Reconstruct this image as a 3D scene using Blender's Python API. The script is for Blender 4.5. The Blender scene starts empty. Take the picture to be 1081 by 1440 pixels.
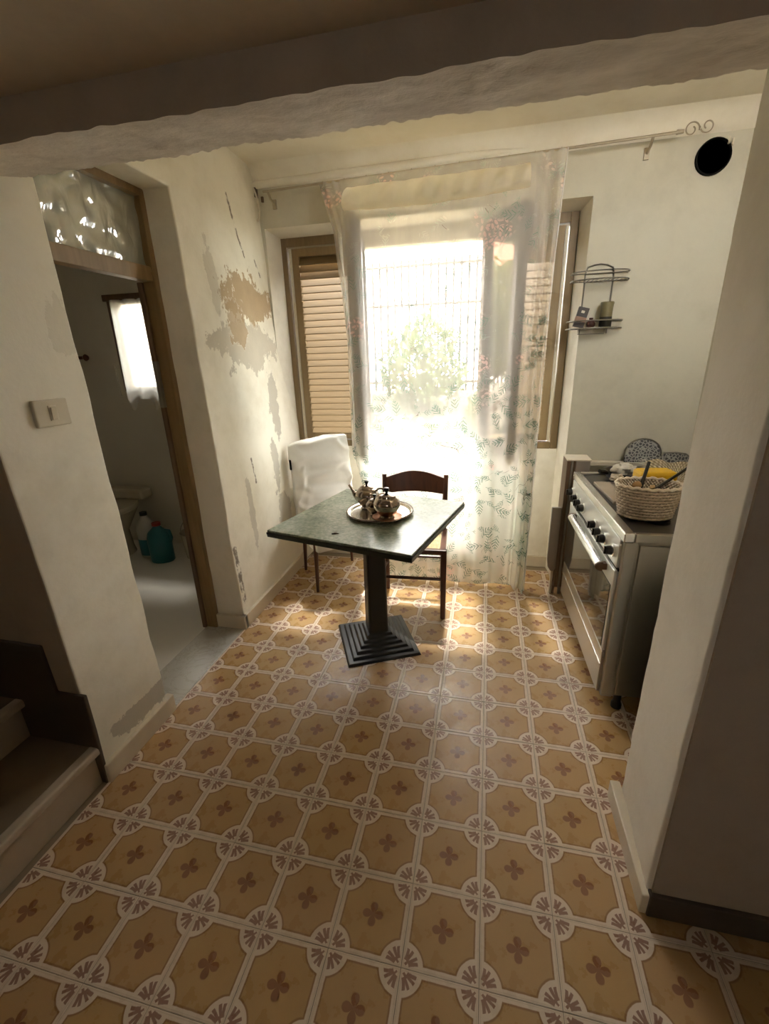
import bpy, bmesh, math, random
from mathutils import Vector, Matrix, noise
random.seed(7)
scene = bpy.context.scene
COL = scene.collection

# ------------------------------------------------------------------ camera
cam = bpy.data.cameras.new('camera'); camo = bpy.data.objects.new('camera', cam); COL.objects.link(camo)
YAW, PITCH, ROLL = -0.230724564, -0.337528329, -0.0308905445
F = Vector((math.sin(YAW)*math.cos(PITCH), math.cos(YAW)*math.cos(PITCH), math.sin(PITCH)))
R0 = Vector((math.cos(YAW), -math.sin(YAW), 0)); U0 = R0.cross(F)
R1 = R0*math.cos(ROLL)+U0*math.sin(ROLL); U1 = -R0*math.sin(ROLL)+U0*math.cos(ROLL)
mt = Matrix((R1, U1, -F)).transposed().to_4x4(); mt.translation = Vector((-0.04663, -0.67879, 1.5088))
camo.matrix_world = mt
cam.sensor_fit = 'AUTO'; cam.sensor_width = 36.0; cam.lens = 620.9995/1440*36
cam.clip_start = 0.02; cam.clip_end = 200
scene.camera = camo

# ------------------------------------------------------------------ world, sun, exposure
world = bpy.data.worlds.new('world'); scene.world = world; world.use_nodes = True
bg = world.node_tree.nodes['Background']
bg.inputs['Color'].default_value = (1.0, 0.985, 0.95, 1); bg.inputs['Strength'].default_value = 8.0
sun = bpy.data.lights.new('sun', 'SUN'); suno = bpy.data.objects.new('sun', sun); COL.objects.link(suno)
sun.energy = 9.0; sun.angle = math.radians(6); sun.color = (1, 0.95, 0.86)
suno.location = (0, 8, 12)
suno.rotation_euler = Vector((0.10, -1, -1.9)).to_track_quat('-Z', 'Y').to_euler()
scene.view_settings.view_transform = 'Standard'
scene.view_settings.look = 'None'
scene.view_settings.gamma = 1.0
scene.view_settings.use_curve_mapping = False
scene.view_settings.exposure = 1.62
scene.cycles.max_bounces = 12
scene.cycles.diffuse_bounces = 8
scene.cycles.glossy_bounces = 4
scene.cycles.transmission_bounces = 8
scene.cycles.transparent_max_bounces = 16
scene.cycles.use_denoising = True
scene.cycles.sample_clamp_indirect = 8.0
scene.cycles.caustics_reflective = False
scene.cycles.caustics_refractive = False

# ------------------------------------------------------------------ material helpers
class S:
    """a socket with arithmetic"""
    def __init__(s, m, k): s.m, s.k = m, k
    def __add__(a, b): return a.m.op('ADD', a, b)
    __radd__ = __add__
    def __sub__(a, b): return a.m.op('SUBTRACT', a, b)
    def __rsub__(a, b): return a.m.op('SUBTRACT', b, a)
    def __mul__(a, b): return a.m.op('MULTIPLY', a, b)
    __rmul__ = __mul__
    def __truediv__(a, b): return a.m.op('DIVIDE', a, b)
    def __gt__(a, b): return a.m.op('GREATER_THAN', a, b)
    def __lt__(a, b): return a.m.op('LESS_THAN', a, b)

class Mat:
    def __init__(s, name, rough=0.6, metal=0.0, spec=0.5):
        s.mat = bpy.data.materials.new(name); s.mat.use_nodes = True
        s.t = s.mat.node_tree; s.bsdf = s.t.nodes['Principled BSDF']; s.out = s.t.nodes['Material Output']
        s.bsdf.inputs['Roughness'].default_value = rough; s.bsdf.inputs['Metallic'].default_value = metal
        s.bsdf.inputs['Specular IOR Level'].default_value = spec
    def node(s, t): return s.t.nodes.new(t)
    def put(s, sock, v):
        if isinstance(v, S): s.t.links.new(v.k, sock)
        elif isinstance(v, (tuple, list)) and len(v) == 3 and len(sock.default_value) == 4: sock.default_value = (*v, 1)
        else: sock.default_value = v
    def op(s, o, a, b=0.0, c=None):
        n = s.node('ShaderNodeMath'); n.operation = o
        s.put(n.inputs[0], a); s.put(n.inputs[1], b)
        if c is not None: s.put(n.inputs[2], c)
        return S(s, n.outputs[0])
    def coord(s, which='Object'):
        return S(s, s.node('ShaderNodeTexCoord').outputs[which])
    def xyz(s, v):
        n = s.node('ShaderNodeSeparateXYZ'); s.put(n.inputs[0], v); return [S(s, o) for o in n.outputs]
    def vec(s, x, y, z=0.0):
        n = s.node('ShaderNodeCombineXYZ')
        for i, q in enumerate((x, y, z)): s.put(n.inputs[i], q)
        return S(s, n.outputs[0])
    def noise(s, v, scale=5.0, detail=4.0, rough=0.55, dist=0.0):
        n = s.node('ShaderNodeTexNoise'); s.put(n.inputs['Vector'], v)
        n.inputs['Scale'].default_value = scale; n.inputs['Detail'].default_value = detail
        n.inputs['Roughness'].default_value = rough; n.inputs['Distortion'].default_value = dist
        return S(s, n.outputs[0])
    def vmul(s, v, k):
        n = s.node('ShaderNodeVectorMath'); n.operation = 'MULTIPLY'; s.put(n.inputs[0], v); n.inputs[1].default_value = k
        return S(s, n.outputs[0])
    def ramp(s, f, a, b, lo=0.0, hi=1.0, smooth=True):
        n = s.node('ShaderNodeMapRange'); n.interpolation_type = 'SMOOTHSTEP' if smooth else 'LINEAR'
        s.put(n.inputs[0], f); n.inputs[1].default_value = a; n.inputs[2].default_value = b
        n.inputs[3].default_value = lo; n.inputs[4].default_value = hi
        return S(s, n.outputs[0])
    def mix(s, f, a, b):
        n = s.node('ShaderNodeMix'); n.data_type = 'RGBA'
        s.put(n.inputs[0], f); s.put(n.inputs[6], a); s.put(n.inputs[7], b)
        return S(s, n.outputs[2])
    def color(s, c): s.put(s.bsdf.inputs['Base Color'], c); return s
    def bump(s, h, strength=0.3, dist=0.01):
        n = s.node('ShaderNodeBump'); s.put(n.inputs['Height'], h)
        n.inputs['Strength'].default_value = strength; n.inputs['Distance'].default_value = dist
        s.t.links.new(n.outputs[0], s.bsdf.inputs['Normal']); return s
    def rnd(s):
        return S(s, s.node('ShaderNodeObjectInfo').outputs['Random'])

def simple(name, col, rough=0.6, metal=0.0, var=0.12, scale=18.0, bump=0.0, spec=0.5):
    m = Mat(name, rough, metal, spec); c = m.coord()
    n = m.noise(c, scale)
    d = tuple(max(0, x*(1-var)) for x in col); l = tuple(min(1, x*(1+var)) for x in col)
    m.color(m.mix(n, d, l))
    if bump: m.bump(m.noise(c, scale*4), bump, 0.003)
    return m.mat

def wood(name, a, b, rough=0.45, axis=2, scale=14.0):
    m = Mat(name, rough); c = m.coord()
    k = [scale]*3; k[axis] = scale*0.07
    n = m.noise(m.vmul(c, k), 1.0, 5, 0.6, 1.2)
    m.color(m.mix(m.ramp(n, 0.3, 0.7), a, b)); m.bump(n, 0.08, 0.002)
    return m.mat

def plaster(name, base=(0.84, 0.80, 0.70), dirt=(0.66, 0.61, 0.50), lo=0.45, hi=0.8, bump=0.35, low_dirt=False, patches=(), cracks=(), axis='X'):
    m = Mat(name, 0.9, spec=0.2); c = m.coord()
    n1 = m.noise(c, 1.7, 6, 0.6); n2 = m.noise(c, 9, 5, 0.65); n3 = m.noise(c, 60, 3)
    f = m.ramp(n1*0.75+n2*0.35, lo, hi)
    colr = m.mix(f, base, dirt)
    x, y, z = m.xyz(c)
    a = y if axis == 'X' else x
    if low_dirt:
        colr = m.mix(m.ramp(z + n1*0.3 + n2*0.12, 0.42, 0.30)*m.ramp(n2, 0.35, 0.5), colr, (0.42, 0.39, 0.33))
    h = n2*0.5 + n3*0.16
    w = m.noise(c, 7.0, 8, 0.68); w2 = m.noise(m.vmul(c, (1.3, 1.7, 1.1)), 16.0, 6, 0.65)
    for (ca, cz, ra, rz, col, amt) in patches:
        da = (a - ca)/ra; dz = (z - cz)/rz
        d = m.op('SQRT', da*da + dz*dz)
        d = d + (w - 0.5)*2.6 + (w2 - 0.5)*1.1
        msk = m.ramp(d, 1.02, 0.94)
        rim = m.ramp(d, 1.10, 1.03)*(1 - msk)
        colr = m.mix(rim*0.5, colr, (0.84, 0.80, 0.70))
        colr = m.mix(msk*amt, colr, m.mix(n2, tuple(q*0.85 for q in col), tuple(min(1, q*1.15) for q in col)))
        h = h - msk*0.45
    for (a0, z0, a1, z1, wd) in cracks:
        L2 = (a1-a0)**2 + (z1-z0)**2
        t = m.op('MAXIMUM', m.op('MINIMUM', ((a-a0)*(a1-a0) + (z-z0)*(z1-z0))/L2, 1.0), 0.0)
        dx = a - a0 - t*(a1-a0) + (w2-0.5)*0.05; dz = z - z0 - t*(z1-z0) + (w-0.5)*0.03
        msk = m.ramp(m.op('SQRT', dx*dx+dz*dz), wd, wd*0.5)*m.ramp(w2, 0.40, 0.5)
        colr = m.mix(msk*0.85, colr, (0.16, 0.125, 0.09)); h = h - msk*0.6
    m.color(colr); m.bump(h, bump, 0.012)
    return m.mat

BR = (0.46, 0.345, 0.215); GR = (0.55, 0.50, 0.41); GD = (0.47, 0.43, 0.36)
M_wall = plaster('plaster_white')
M_wall_left = plaster('plaster_peeling', base=(0.86, 0.82, 0.71), dirt=(0.70, 0.65, 0.53), patches=[
    (1.88, 1.60, 0.36, 0.14, GR, 0.85), (1.95, 1.85, 0.27, 0.13, BR, 0.95), (1.78, 1.72, 0.10, 0.12, BR, 0.8),
    (2.12, 1.22, 0.07, 0.22, GD, 0.8), (2.02, 0.84, 0.05, 0.20, GD, 0.75), (1.58, 1.90, 0.05, 0.16, GR, 0.5), (2.06, 0.50, 0.10, 0.14, GD, 0.6),
    (1.62, 0.62, 0.03, 0.22, GD, 0.6), (0.55, 0.15, 0.22, 0.05, GD, 0.8), (0.62, 1.62, 0.05, 0.10, (0.7, 0.65, 0.54), 0.5)],
    cracks=[(1.87, 2.36, 1.99, 2.08, 0.012), (1.372, 0.50, 1.385, 0.16, 0.022), (2.10, 2.1, 2.16, 2.0, 0.008), (1.70, 0.95, 1.72, 0.8, 0.01)])
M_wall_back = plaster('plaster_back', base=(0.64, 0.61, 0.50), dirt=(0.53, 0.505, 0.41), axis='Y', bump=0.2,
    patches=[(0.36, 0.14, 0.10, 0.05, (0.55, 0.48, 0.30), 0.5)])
M_beam = plaster('plaster_beam', base=(0.74, 0.67, 0.59), dirt=(0.50, 0.44, 0.38), lo=0.42, hi=0.72, bump=1.0)
M_pier = plaster('plaster_pier', base=(0.80, 0.75, 0.66), dirt=(0.68, 0.63, 0.53), bump=0.35)
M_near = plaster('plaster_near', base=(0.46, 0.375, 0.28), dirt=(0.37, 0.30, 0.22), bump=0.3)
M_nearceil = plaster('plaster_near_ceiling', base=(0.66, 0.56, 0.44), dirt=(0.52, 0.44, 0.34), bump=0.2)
M_ceil = plaster('plaster_ceiling', base=(0.86, 0.82, 0.71), dirt=(0.76, 0.71, 0.58), bump=0.15)
M_bathwall = plaster('bath_wall', base=(0.72, 0.69, 0.62), dirt=(0.64, 0.61, 0.54), bump=0.1)
M_bathtile = simple('bath_tile', (0.68, 0.66, 0.60), 0.3, var=0.06, scale=3)
M_bathfloor = simple('bath_floor_tile', (0.72, 0.70, 0.65), 0.2, var=0.05, scale=4)
M_base = simple('baseboard_cream', (0.66, 0.58, 0.45), 0.35, var=0.12, scale=9, bump=0.1)
M_grout = simple('grout', (0.30, 0.24, 0.17), 0.9)
M_tread = simple('tread_stone', (0.20, 0.15, 0.10), 0.5, var=0.2, scale=10)
M_step = simple('step_stone', (0.46, 0.38, 0.29), 0.5, var=0.15, scale=10)
M_dark_skirt = simple('dark_skirt', (0.085, 0.06, 0.04), 0.6, var=0.2)
M_black = simple('black_iron', (0.012, 0.013, 0.014), 0.35, metal=0.0, var=0.3, spec=0.6)
M_black_matt = simple('black_matt', (0.006, 0.006, 0.006), 0.9, spec=0.1)
M_mahog = wood('mahogany', (0.055, 0.018, 0.010), (0.11, 0.038, 0.02), 0.3)
M_framewood = wood('shutter_wood', (0.25, 0.175, 0.085), (0.32, 0.225, 0.11), 0.5)
M_frameaged = wood('frame_wood', (0.19, 0.13, 0.06), (0.27, 0.185, 0.09), 0.5)
M_slat = wood('slat_wood', (0.21, 0.145, 0.068), (0.28, 0.195, 0.095), 0.5, axis=0)
M_doorwood = wood('door_wood', (0.19, 0.12, 0.048), (0.26, 0.17, 0.075), 0.45)
M_leafwood = wood('casement_wood', (0.085, 0.065, 0.045), (0.13, 0.10, 0.07), 0.5)
M_cream = simple('cream_paint', (0.72, 0.66, 0.53), 0.5, var=0.06)
M_white_plastic = simple('cream_plastic', (0.66, 0.59, 0.45), 0.35, var=0.05)
M_cover = simple('white_cover', (0.80, 0.78, 0.74), 0.9, var=0.03, scale=40)
M_steel = simple('pewter', (0.40, 0.33, 0.275), 0.15, metal=1.0, var=0.1, scale=8)
M_traymet = simple('tray_metal', (0.78, 0.73, 0.64), 0.22, metal=0.9, var=0.05)
M_chrome = simple('chrome', (0.86, 0.87, 0.85), 0.24, metal=0.9, var=0.05)
M_brushed = simple('brushed_steel', (0.46, 0.44, 0.39), 0.28, metal=0.85, var=0.08, scale=5)
M_panel = simple('control_panel', (0.84, 0.86, 0.83), 0.25, metal=0.35, var=0.04)
M_ovenglass = simple('oven_glass', (0.10, 0.095, 0.08), 0.04, metal=0.75, var=0.03)
M_knob = simple('knob_black', (0.012, 0.010, 0.008), 0.3, var=0.2)
M_greyboard = simple('grey_laminate', (0.33, 0.30, 0.26), 0.5, var=0.08)
M_brownedge = wood('brown_edge', (0.11, 0.065, 0.035), (0.17, 0.10, 0.055), 0.5)
M_wire = simple('wire', (0.30, 0.29, 0.26), 0.35, metal=0.7, var=0.15)
M_rod = simple('rod_metal', (0.42, 0.36, 0.26), 0.4, metal=0.4, var=0.15)
M_rush = Mat('rush_seat', 0.8)
c = M_rush.coord(); x, y, z = M_rush.xyz(c)
w_ = M_rush.op('SINE', (x + y*0.0)*700.0)
M_rush.color(M_rush.mix(M_rush.ramp(w_*0.3 + M_rush.noise(c, 40), 0.2, 0.9), (0.42, 0.30, 0.15), (0.70, 0.56, 0.34))); M_rush.bump(w_, 0.4, 0.002)
M_rush = M_rush.mat
M_yellow = simple('yellow_plastic', (0.78, 0.47, 0.015), 0.45, var=0.08)
M_lightwood = wood('light_wood', (0.42, 0.26, 0.12), (0.55, 0.37, 0.18), 0.6)
M_fabric_white = simple('rag_white', (0.62, 0.58, 0.50), 0.9, var=0.2, scale=30, bump=0.3)
M_board = simple('pale_board', (0.42, 0.36, 0.28), 0.5, var=0.22, scale=8)
M_hob = simple('hob_dark', (0.055, 0.05, 0.045), 0.35, var=0.3)
M_gravel = simple('garden_ground', (0.26, 0.23, 0.17), 0.95, var=0.3, scale=4)
M_fence = simple('fence_iron', (0.05, 0.04, 0.032), 0.6, var=0.2)
M_fencewall = simple('garden_wall', (0.30, 0.27, 0.22), 0.9, var=0.1, scale=3)
M_roof = simple('roof_tile', (0.45, 0.20, 0.13), 0.8, var=0.2)
M_house = simple('house_wall', (0.70, 0.62, 0.52), 0.9, var=0.06)
M_bark = simple('bark', (0.16, 0.11, 0.07), 0.9, var=0.3)
M_blue = simple('blue_bottle', (0.02, 0.16, 0.22), 0.3, var=0.1)
M_teal = simple('teal_bottle', (0.02, 0.14, 0.16), 0.3, var=0.1)
M_milk = simple('milky_plastic', (0.50, 0.50, 0.47), 0.35, var=0.06)
M_red = simple('red_cap', (0.25, 0.02, 0.015), 0.4)
M_ceramic = simple('ceramic_cream', (0.52, 0.48, 0.38), 0.15, var=0.05)
M_olive = simple('olive_jar', (0.19, 0.16, 0.08), 0.4, var=0.3, scale=40)

def leaf_mat(name, a, b):
    m = Mat(name, 0.5); n = m.noise(m.coord(), 3.0)
    col = m.mix(n, a, b); m.color(col)
    tr = m.node('ShaderNodeBsdfTranslucent'); m.put(tr.inputs[0], col)
    mx = m.node('ShaderNodeMixShader'); mx.inputs[0].default_value = 0.35
    m.t.links.new(m.bsdf.outputs[0], mx.inputs[1]); m.t.links.new(tr.outputs[0], mx.inputs[2]); m.t.links.new(mx.outputs[0], m.out.inputs[0])
    return m.mat
M_leafA = leaf_mat('leaf_yellow_green', (0.085, 0.095, 0.022), (0.16, 0.15, 0.045))
M_leafB = leaf_mat('leaf_green', (0.045, 0.07, 0.022), (0.10, 0.12, 0.04))

def green_top():
    m = Mat('green_marble_top', 0.24, spec=0.5); c = m.coord()
    a = m.noise(c, 55, 6, 0.7); b = m.noise(c, 9, 5, 0.6)
    v = m.node('ShaderNodeTexVoronoi'); m.put(v.inputs['Vector'], c); v.inputs['Scale'].default_value = 130
    sp = m.ramp(S(m, v.outputs['Distance']), 0.35, 0.15)
    col = m.mix(m.ramp(a*0.7+b*0.4, 0.38, 0.72), (0.12, 0.15, 0.105), (0.34, 0.375, 0.285))
    col = m.mix(sp*m.ramp(a, 0.5, 0.62)*0.6, col, (0.52, 0.53, 0.43))
    m.color(col); return m.mat
M_green = green_top()
M_greenedge = simple('green_black_edge', (0.02, 0.028, 0.024), 0.3, var=0.3, scale=40)

def marble():
    m = Mat('threshold_marble', 0.25); c = m.coord()
    n = m.noise(c, 3, 8, 0.65, 2.5); v = m.op('ABSOLUTE', n - 0.5)
    m.color(m.mix(m.ramp(v, 0.0, 0.03, 0.55, 1.0), (0.34, 0.30, 0.22), m.mix(m.noise(c, 6), (0.42, 0.41, 0.37), (0.56, 0.54, 0.49)))); return m.mat
M_marble = marble()

def tile_mat():
    m = Mat('floor_tile', 0.28, spec=0.45); c = m.coord(); x, y, z = m.xyz(c)
    u = m.op('FRACT', x/0.2 + 0.5) - 0.5; v = m.op('FRACT', y/0.2 + 0.5) - 0.5
    wob = (m.noise(c, 60, 3) - 0.5)*0.022
    a = m.op('ABSOLUTE', u); b = m.op('ABSOLUTE', v)
    ca = 0.5 - a; cb = 0.5 - b
    d = m.op('SQRT', ca*ca + cb*cb)
    field = m.op('MINIMUM', m.op('MINIMUM', ca - 0.055, cb - 0.055), d - 0.285) + wob*0.5
    fmask = m.ramp(field, 0.0, 0.012)
    border = fmask*m.ramp(field, 0.036, 0.018)
    # centre clover, petals along the tile axes
    r = m.op('SQRT', u*u + v*v); th = m.op('ARCTAN2', v, u)
    cl = m.op('POWER', m.op('ABSOLUTE', m.op('COSINE', th*2.0)), 0.55)*0.135 + 0.012
    clover = m.ramp(r - cl + wob, 0.012, -0.008)
    # corner sprigs
    phi = m.op('ARCTAN2', cb, ca)/(math.pi/2)
    def stroke(p0, wd, r0, r1, bend=0.0):
        dd = m.op('ABSOLUTE', phi - p0 - (d - 0.1)*bend)*d
        return m.ramp(dd + wob*0.6, wd, wd*0.55)*(d > r0)*(d < r1)
    sp = stroke(0.5, 0.012, 0.06, 0.13)
    for p0, bend, r0, r1, wd in ((0.40, -0.15, 0.10, 0.235, 0.015), (0.60, 0.15, 0.10, 0.235, 0.015), (0.29, -0.7, 0.10, 0.225, 0.017), (0.71, 0.7, 0.10, 0.225, 0.017)):
        sp = m.op('MAXIMUM', sp, stroke(p0, wd, r0, r1, bend))
    rn = m.rnd(); cloud = m.noise(c, 12, 4)
    och = m.mix(cloud, (0.45, 0.275, 0.110), (0.56, 0.36, 0.155))
    och = m.mix(m.ramp(rn, 0.2, 1.0)*0.45, och, (0.50, 0.315, 0.165))
    cream = m.mix(m.noise(c, 30, 3), (0.72, 0.59, 0.47), (0.82, 0.70, 0.57))
    col = m.mix(fmask, cream, och)
    col = m.mix(border*0.75, col, (0.27, 0.135, 0.06))
    col = m.mix(clover*0.85, col, (0.25, 0.105, 0.055))
    col = m.mix(sp*0.85, col, (0.26, 0.11, 0.065))
    # grey centre line of the cream bands
    line = m.ramp(m.op('ABSOLUTE', m.op('MINIMUM', ca, cb) - 0.022), 0.008, 0.003)*(1-fmask)*0.3
    col = m.mix(line, col, (0.50, 0.38, 0.27))
    m.color(col)
    m.put(m.bsdf.inputs['Roughness'], m.ramp(m.noise(c, 20, 4), 0.2, 0.8, 0.2, 0.42))
    m.bump(m.noise(c, 25, 3), 0.05, 0.003)
    return m.mat
M_tile = tile_mat()

def sheer(name, trans, cloth, printed=True, glow=0.5):
    m = Mat(name, 0.9); c = m.coord(); x, y, z = m.xyz(c)
    base = m.mix(m.noise(c, 3), cloth, tuple(min(1, q*1.06) for q in cloth))
    tr_amt = m.ramp(m.noise(m.vmul(c, (6, 6, 1.2)), 1.0), 0.3, 0.7, trans - 0.06, trans + 0.06)
    if printed:
        p2 = m.vec(x, z, 0.0)
        def leaves(scale, la, lb, seed, gate):
            v = m.node('ShaderNodeTexVoronoi'); v.voronoi_dimensions = '3D'
            off = m.vec(x + seed, z + seed*1.7, 0.0); m.put(v.inputs['Vector'], off); v.inputs['Scale'].default_value = scale
            v.inputs['Randomness'].default_value = 0.9
            px, py, pz = m.xyz(S(m, v.outputs['Position'])); ox, oy, oz = m.xyz(off)
            rr, gg, bb = m.xyz(S(m, v.outputs['Color']))
            dx = ox - px; dy = oy - py
            ang = rr*6.283; cs = m.op('COSINE', ang); sn = m.op('SINE', ang)
            lx = dx*cs + dy*sn; ly = dy*cs - dx*sn + lx*lx*6.0
            e = (lx/la)*(lx/la) + (ly/lb)*(ly/lb)
            return m.ramp(e, 1.0, 0.5)*(gg < gate)
        # sprays: large-scale noise decides where leaves grow; more of them towards the hem
        spray = m.noise(p2, 4.2, 3, 0.5, 0.6)
        low = m.ramp(z, 1.5, 0.4, 0.0, 0.14)
        right = m.ramp(x, -0.1, 0.2, 0.0, 0.06)*m.ramp(z, 1.1, 0.7) - m.ramp(z, 1.3, 2.0, 0.0, 0.035)
        sm = m.ramp(spray + low + right + m.ramp(z, 1.9, 1.3, 0.0, 0.05), 0.445, 0.53)
        def sprigs(scale, Ls, Ws, pitch, seed, gate):
            v = m.node('ShaderNodeTexVoronoi'); off = m.vec(x + seed, z + seed*1.7, 0.0); m.put(v.inputs['Vector'], off)
            v.inputs['Scale'].default_value = scale; v.inputs['Randomness'].default_value = 0.85
            px, py, pz = m.xyz(S(m, v.outputs['Position'])); ox, oy, oz = m.xyz(off)
            rr, gg, bb = m.xyz(S(m, v.outputs['Color']))
            dx = ox - px; dy = oy - py; ang = rr*6.283; cs = m.op('COSINE', ang); sn = m.op('SINE', ang)
            lx = dx*cs + dy*sn; ly = dy*cs - dx*sn + lx*lx*(bb - 0.5)*22.0
            al = m.op('ABSOLUTE', ly)
            q = m.op('FRACT', lx/pitch - al/pitch*1.15 + 8.0)
            env = Ws*(1.0 - (lx/Ls)*(lx/Ls))
            lf = m.ramp(m.op('ABSOLUTE', q - 0.5), 0.20, 0.11)*m.ramp(al - env, 0.001, -0.003)*(al > 0.0022)
            stem = m.ramp(al, 0.0014, 0.0007)*(m.op('ABSOLUTE', lx) < Ls*1.05)
            return m.op('MAXIMUM', lf, stem)*(gg < gate)
        g1 = sprigs(8.5, 0.055, 0.026, 0.021, 0.0, 0.80)*sm
        g2 = sprigs(12.0, 0.036, 0.018, 0.015, 3.1, 0.60)*sm
        fl = m.noise(m.vec(x, z*0.8, 4.0), 5.0, 2, 0.5)
        fsm = m.ramp(fl, 0.60, 0.68)
        petals = leaves(38.0, 0.016, 0.008, 7.7, 0.9)*fsm
        # thin twigs: the level line of a noise field
        tw = m.op('ABSOLUTE', m.noise(p2, 3.1, 2, 0.5, 1.0) - 0.5)
        twig = m.ramp(tw, 0.006, 0.002)*m.ramp(m.noise(p2, 6.0, 2), 0.55, 0.62)
        green = m.mix(m.noise(p2, 8), (0.025, 0.075, 0.05), (0.12, 0.28, 0.21))
        wash = m.ramp(spray + low + right, 0.56, 0.74)*0.22
        base = m.mix(wash, base, (0.50, 0.72, 0.60))
        base = m.mix(fsm*0.25, base, (0.85, 0.58, 0.54))
        base = m.mix(petals*0.42, base, (0.72, 0.36, 0.33))
        base = m.mix(m.op('MAXIMUM', g1, g2)*m.ramp(z, 0.5, 1.8, 0.95, 0.8), base, green)
        base = m.mix(twig*0.8, base, (0.12, 0.09, 0.08))
        ink = m.op('MAXIMUM', m.op('MAXIMUM', g1, g2), m.op('MAXIMUM', twig, petals*0.6))
        tr_amt = tr_amt*(1 - m.op('MINIMUM', ink*1.15, 1.0))*m.ramp(z + (m.noise(p2, 3.0) - 0.5)*0.5, 0.75, 1.35, 0.42, 1.0)
    df = m.node('ShaderNodeBsdfDiffuse'); m.put(df.inputs[0], base)
    tl = m.node('ShaderNodeBsdfTranslucent'); m.put(tl.inputs[0], base)
    a = m.node('ShaderNodeMixShader'); m.put(a.inputs[0], m.ramp(z, 0.75, 1.35, 0.28, 0.22) if printed else glow)
    m.t.links.new(df.outputs[0], a.inputs[1]); m.t.links.new(tl.outputs[0], a.inputs[2])
    tp = m.node('ShaderNodeBsdfTransparent'); m.put(tp.inputs[0], m.mix(0.5, (1, 1, 1), base) if printed else (1, 1, 1))
    b = m.node('ShaderNodeMixShader'); m.put(b.inputs[0], tr_amt)
    m.t.links.new(a.outputs[0], b.inputs[1]); m.t.links.new(tp.outputs[0], b.inputs[2]); m.t.links.new(b.outputs[0], m.out.inputs[0])
    return m.mat
M_sheer = sheer('sheer_print', 0.60, (0.94, 0.91, 0.85))
M_valance = sheer('sheer_double', 0.12, (0.90, 0.85, 0.73), False, 0.65)
M_lace = sheer('lace', 0.45, (0.96, 0.94, 0.90), False, 0.85)

def thin_glass(name, tint, refl=0.08, rough=0.0, bump=None):
    m = Mat(name, rough)
    tp = m.node('ShaderNodeBsdfTransparent'); m.put(tp.inputs[0], tint)
    gl = m.node('ShaderNodeBsdfGlossy'); gl.inputs['Roughness'].default_value = rough
    fr = m.node('ShaderNodeFresnel'); fr.inputs[0].default_value = 1.5
    if bump:
        bn = m.node('ShaderNodeBump'); m.put(bn.inputs['Height'], m.noise(m.vmul(m.coord(), (1, 1, 0.6)), 14, 2, 0.4, 0.8)); bn.inputs['Strength'].default_value = bump; bn.inputs['Distance'].default_value = 0.02
        m.t.links.new(bn.outputs[0], gl.inputs['Normal']); m.t.links.new(bn.outputs[0], fr.inputs['Normal'])
    fac = S(m, fr.outputs[0])*1.6 + refl
    mx = m.node('ShaderNodeMixShader'); m.put(mx.inputs[0], m.op('MINIMUM', fac, 0.9))
    m.t.links.new(tp.outputs[0], mx.inputs[1]); m.t.links.new(gl.outputs[0], mx.inputs[2]); m.t.links.new(mx.outputs[0], m.out.inputs[0])
    return m.mat
M_glass = thin_glass('window_glass', (0.93, 0.95, 0.94))
M_wavyglass = thin_glass('wavy_glass', (0.40, 0.42, 0.38), -0.03, 0.08, 0.45)
def add_haze(mat, col, amt):
    t = mat.node_tree; out = t.nodes['Material Output']; src = out.inputs[0].links[0].from_socket
    d = t.nodes.new('ShaderNodeBsdfDiffuse'); d.inputs[0].default_value = (*col, 1); x_ = t.nodes.new('ShaderNodeMixShader'); x_.inputs[0].default_value = amt
    t.links.new(src, x_.inputs[1]); t.links.new(d.outputs[0], x_.inputs[2]); t.links.new(x_.outputs[0], out.inputs[0])
add_haze(M_wavyglass, (0.42, 0.44, 0.38), 0.45)

def wicker(name, a, b, scale=1.0):
    m = Mat(name, 0.8); c = m.coord(); x, y, z = m.xyz(c)
    th = m.op('ARCTAN2', y, x)
    w = m.op('SINE', th*44.0)*m.op('SINE', z*420.0*scale)
    m.color(m.mix(m.ramp(w*0.5 + m.noise(c, 60)*0.6, 0.0, 0.75), a, b)); m.bump(w, 0.9, 0.006)
    return m.mat
M_wicker = wicker('wicker', (0.48, 0.38, 0.28), (0.80, 0.70, 0.58))
def mesh_mat():
    m = Mat('silver_filigree', 0.3, metal=0.7); c = m.coord()
    v = m.node('ShaderNodeTexVoronoi'); v.feature = 'DISTANCE_TO_EDGE'; m.put(v.inputs['Vector'], c); v.inputs['Scale'].default_value = 60
    d = S(m, v.outputs['Distance']); m.color(m.mix(m.ramp(d, 0.05, 0.2), (0.42, 0.42, 0.40), (0.11, 0.11, 0.12))); m.bump(d, 0.8, 0.004)
    return m.mat
M_filigree = mesh_mat()

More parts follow.
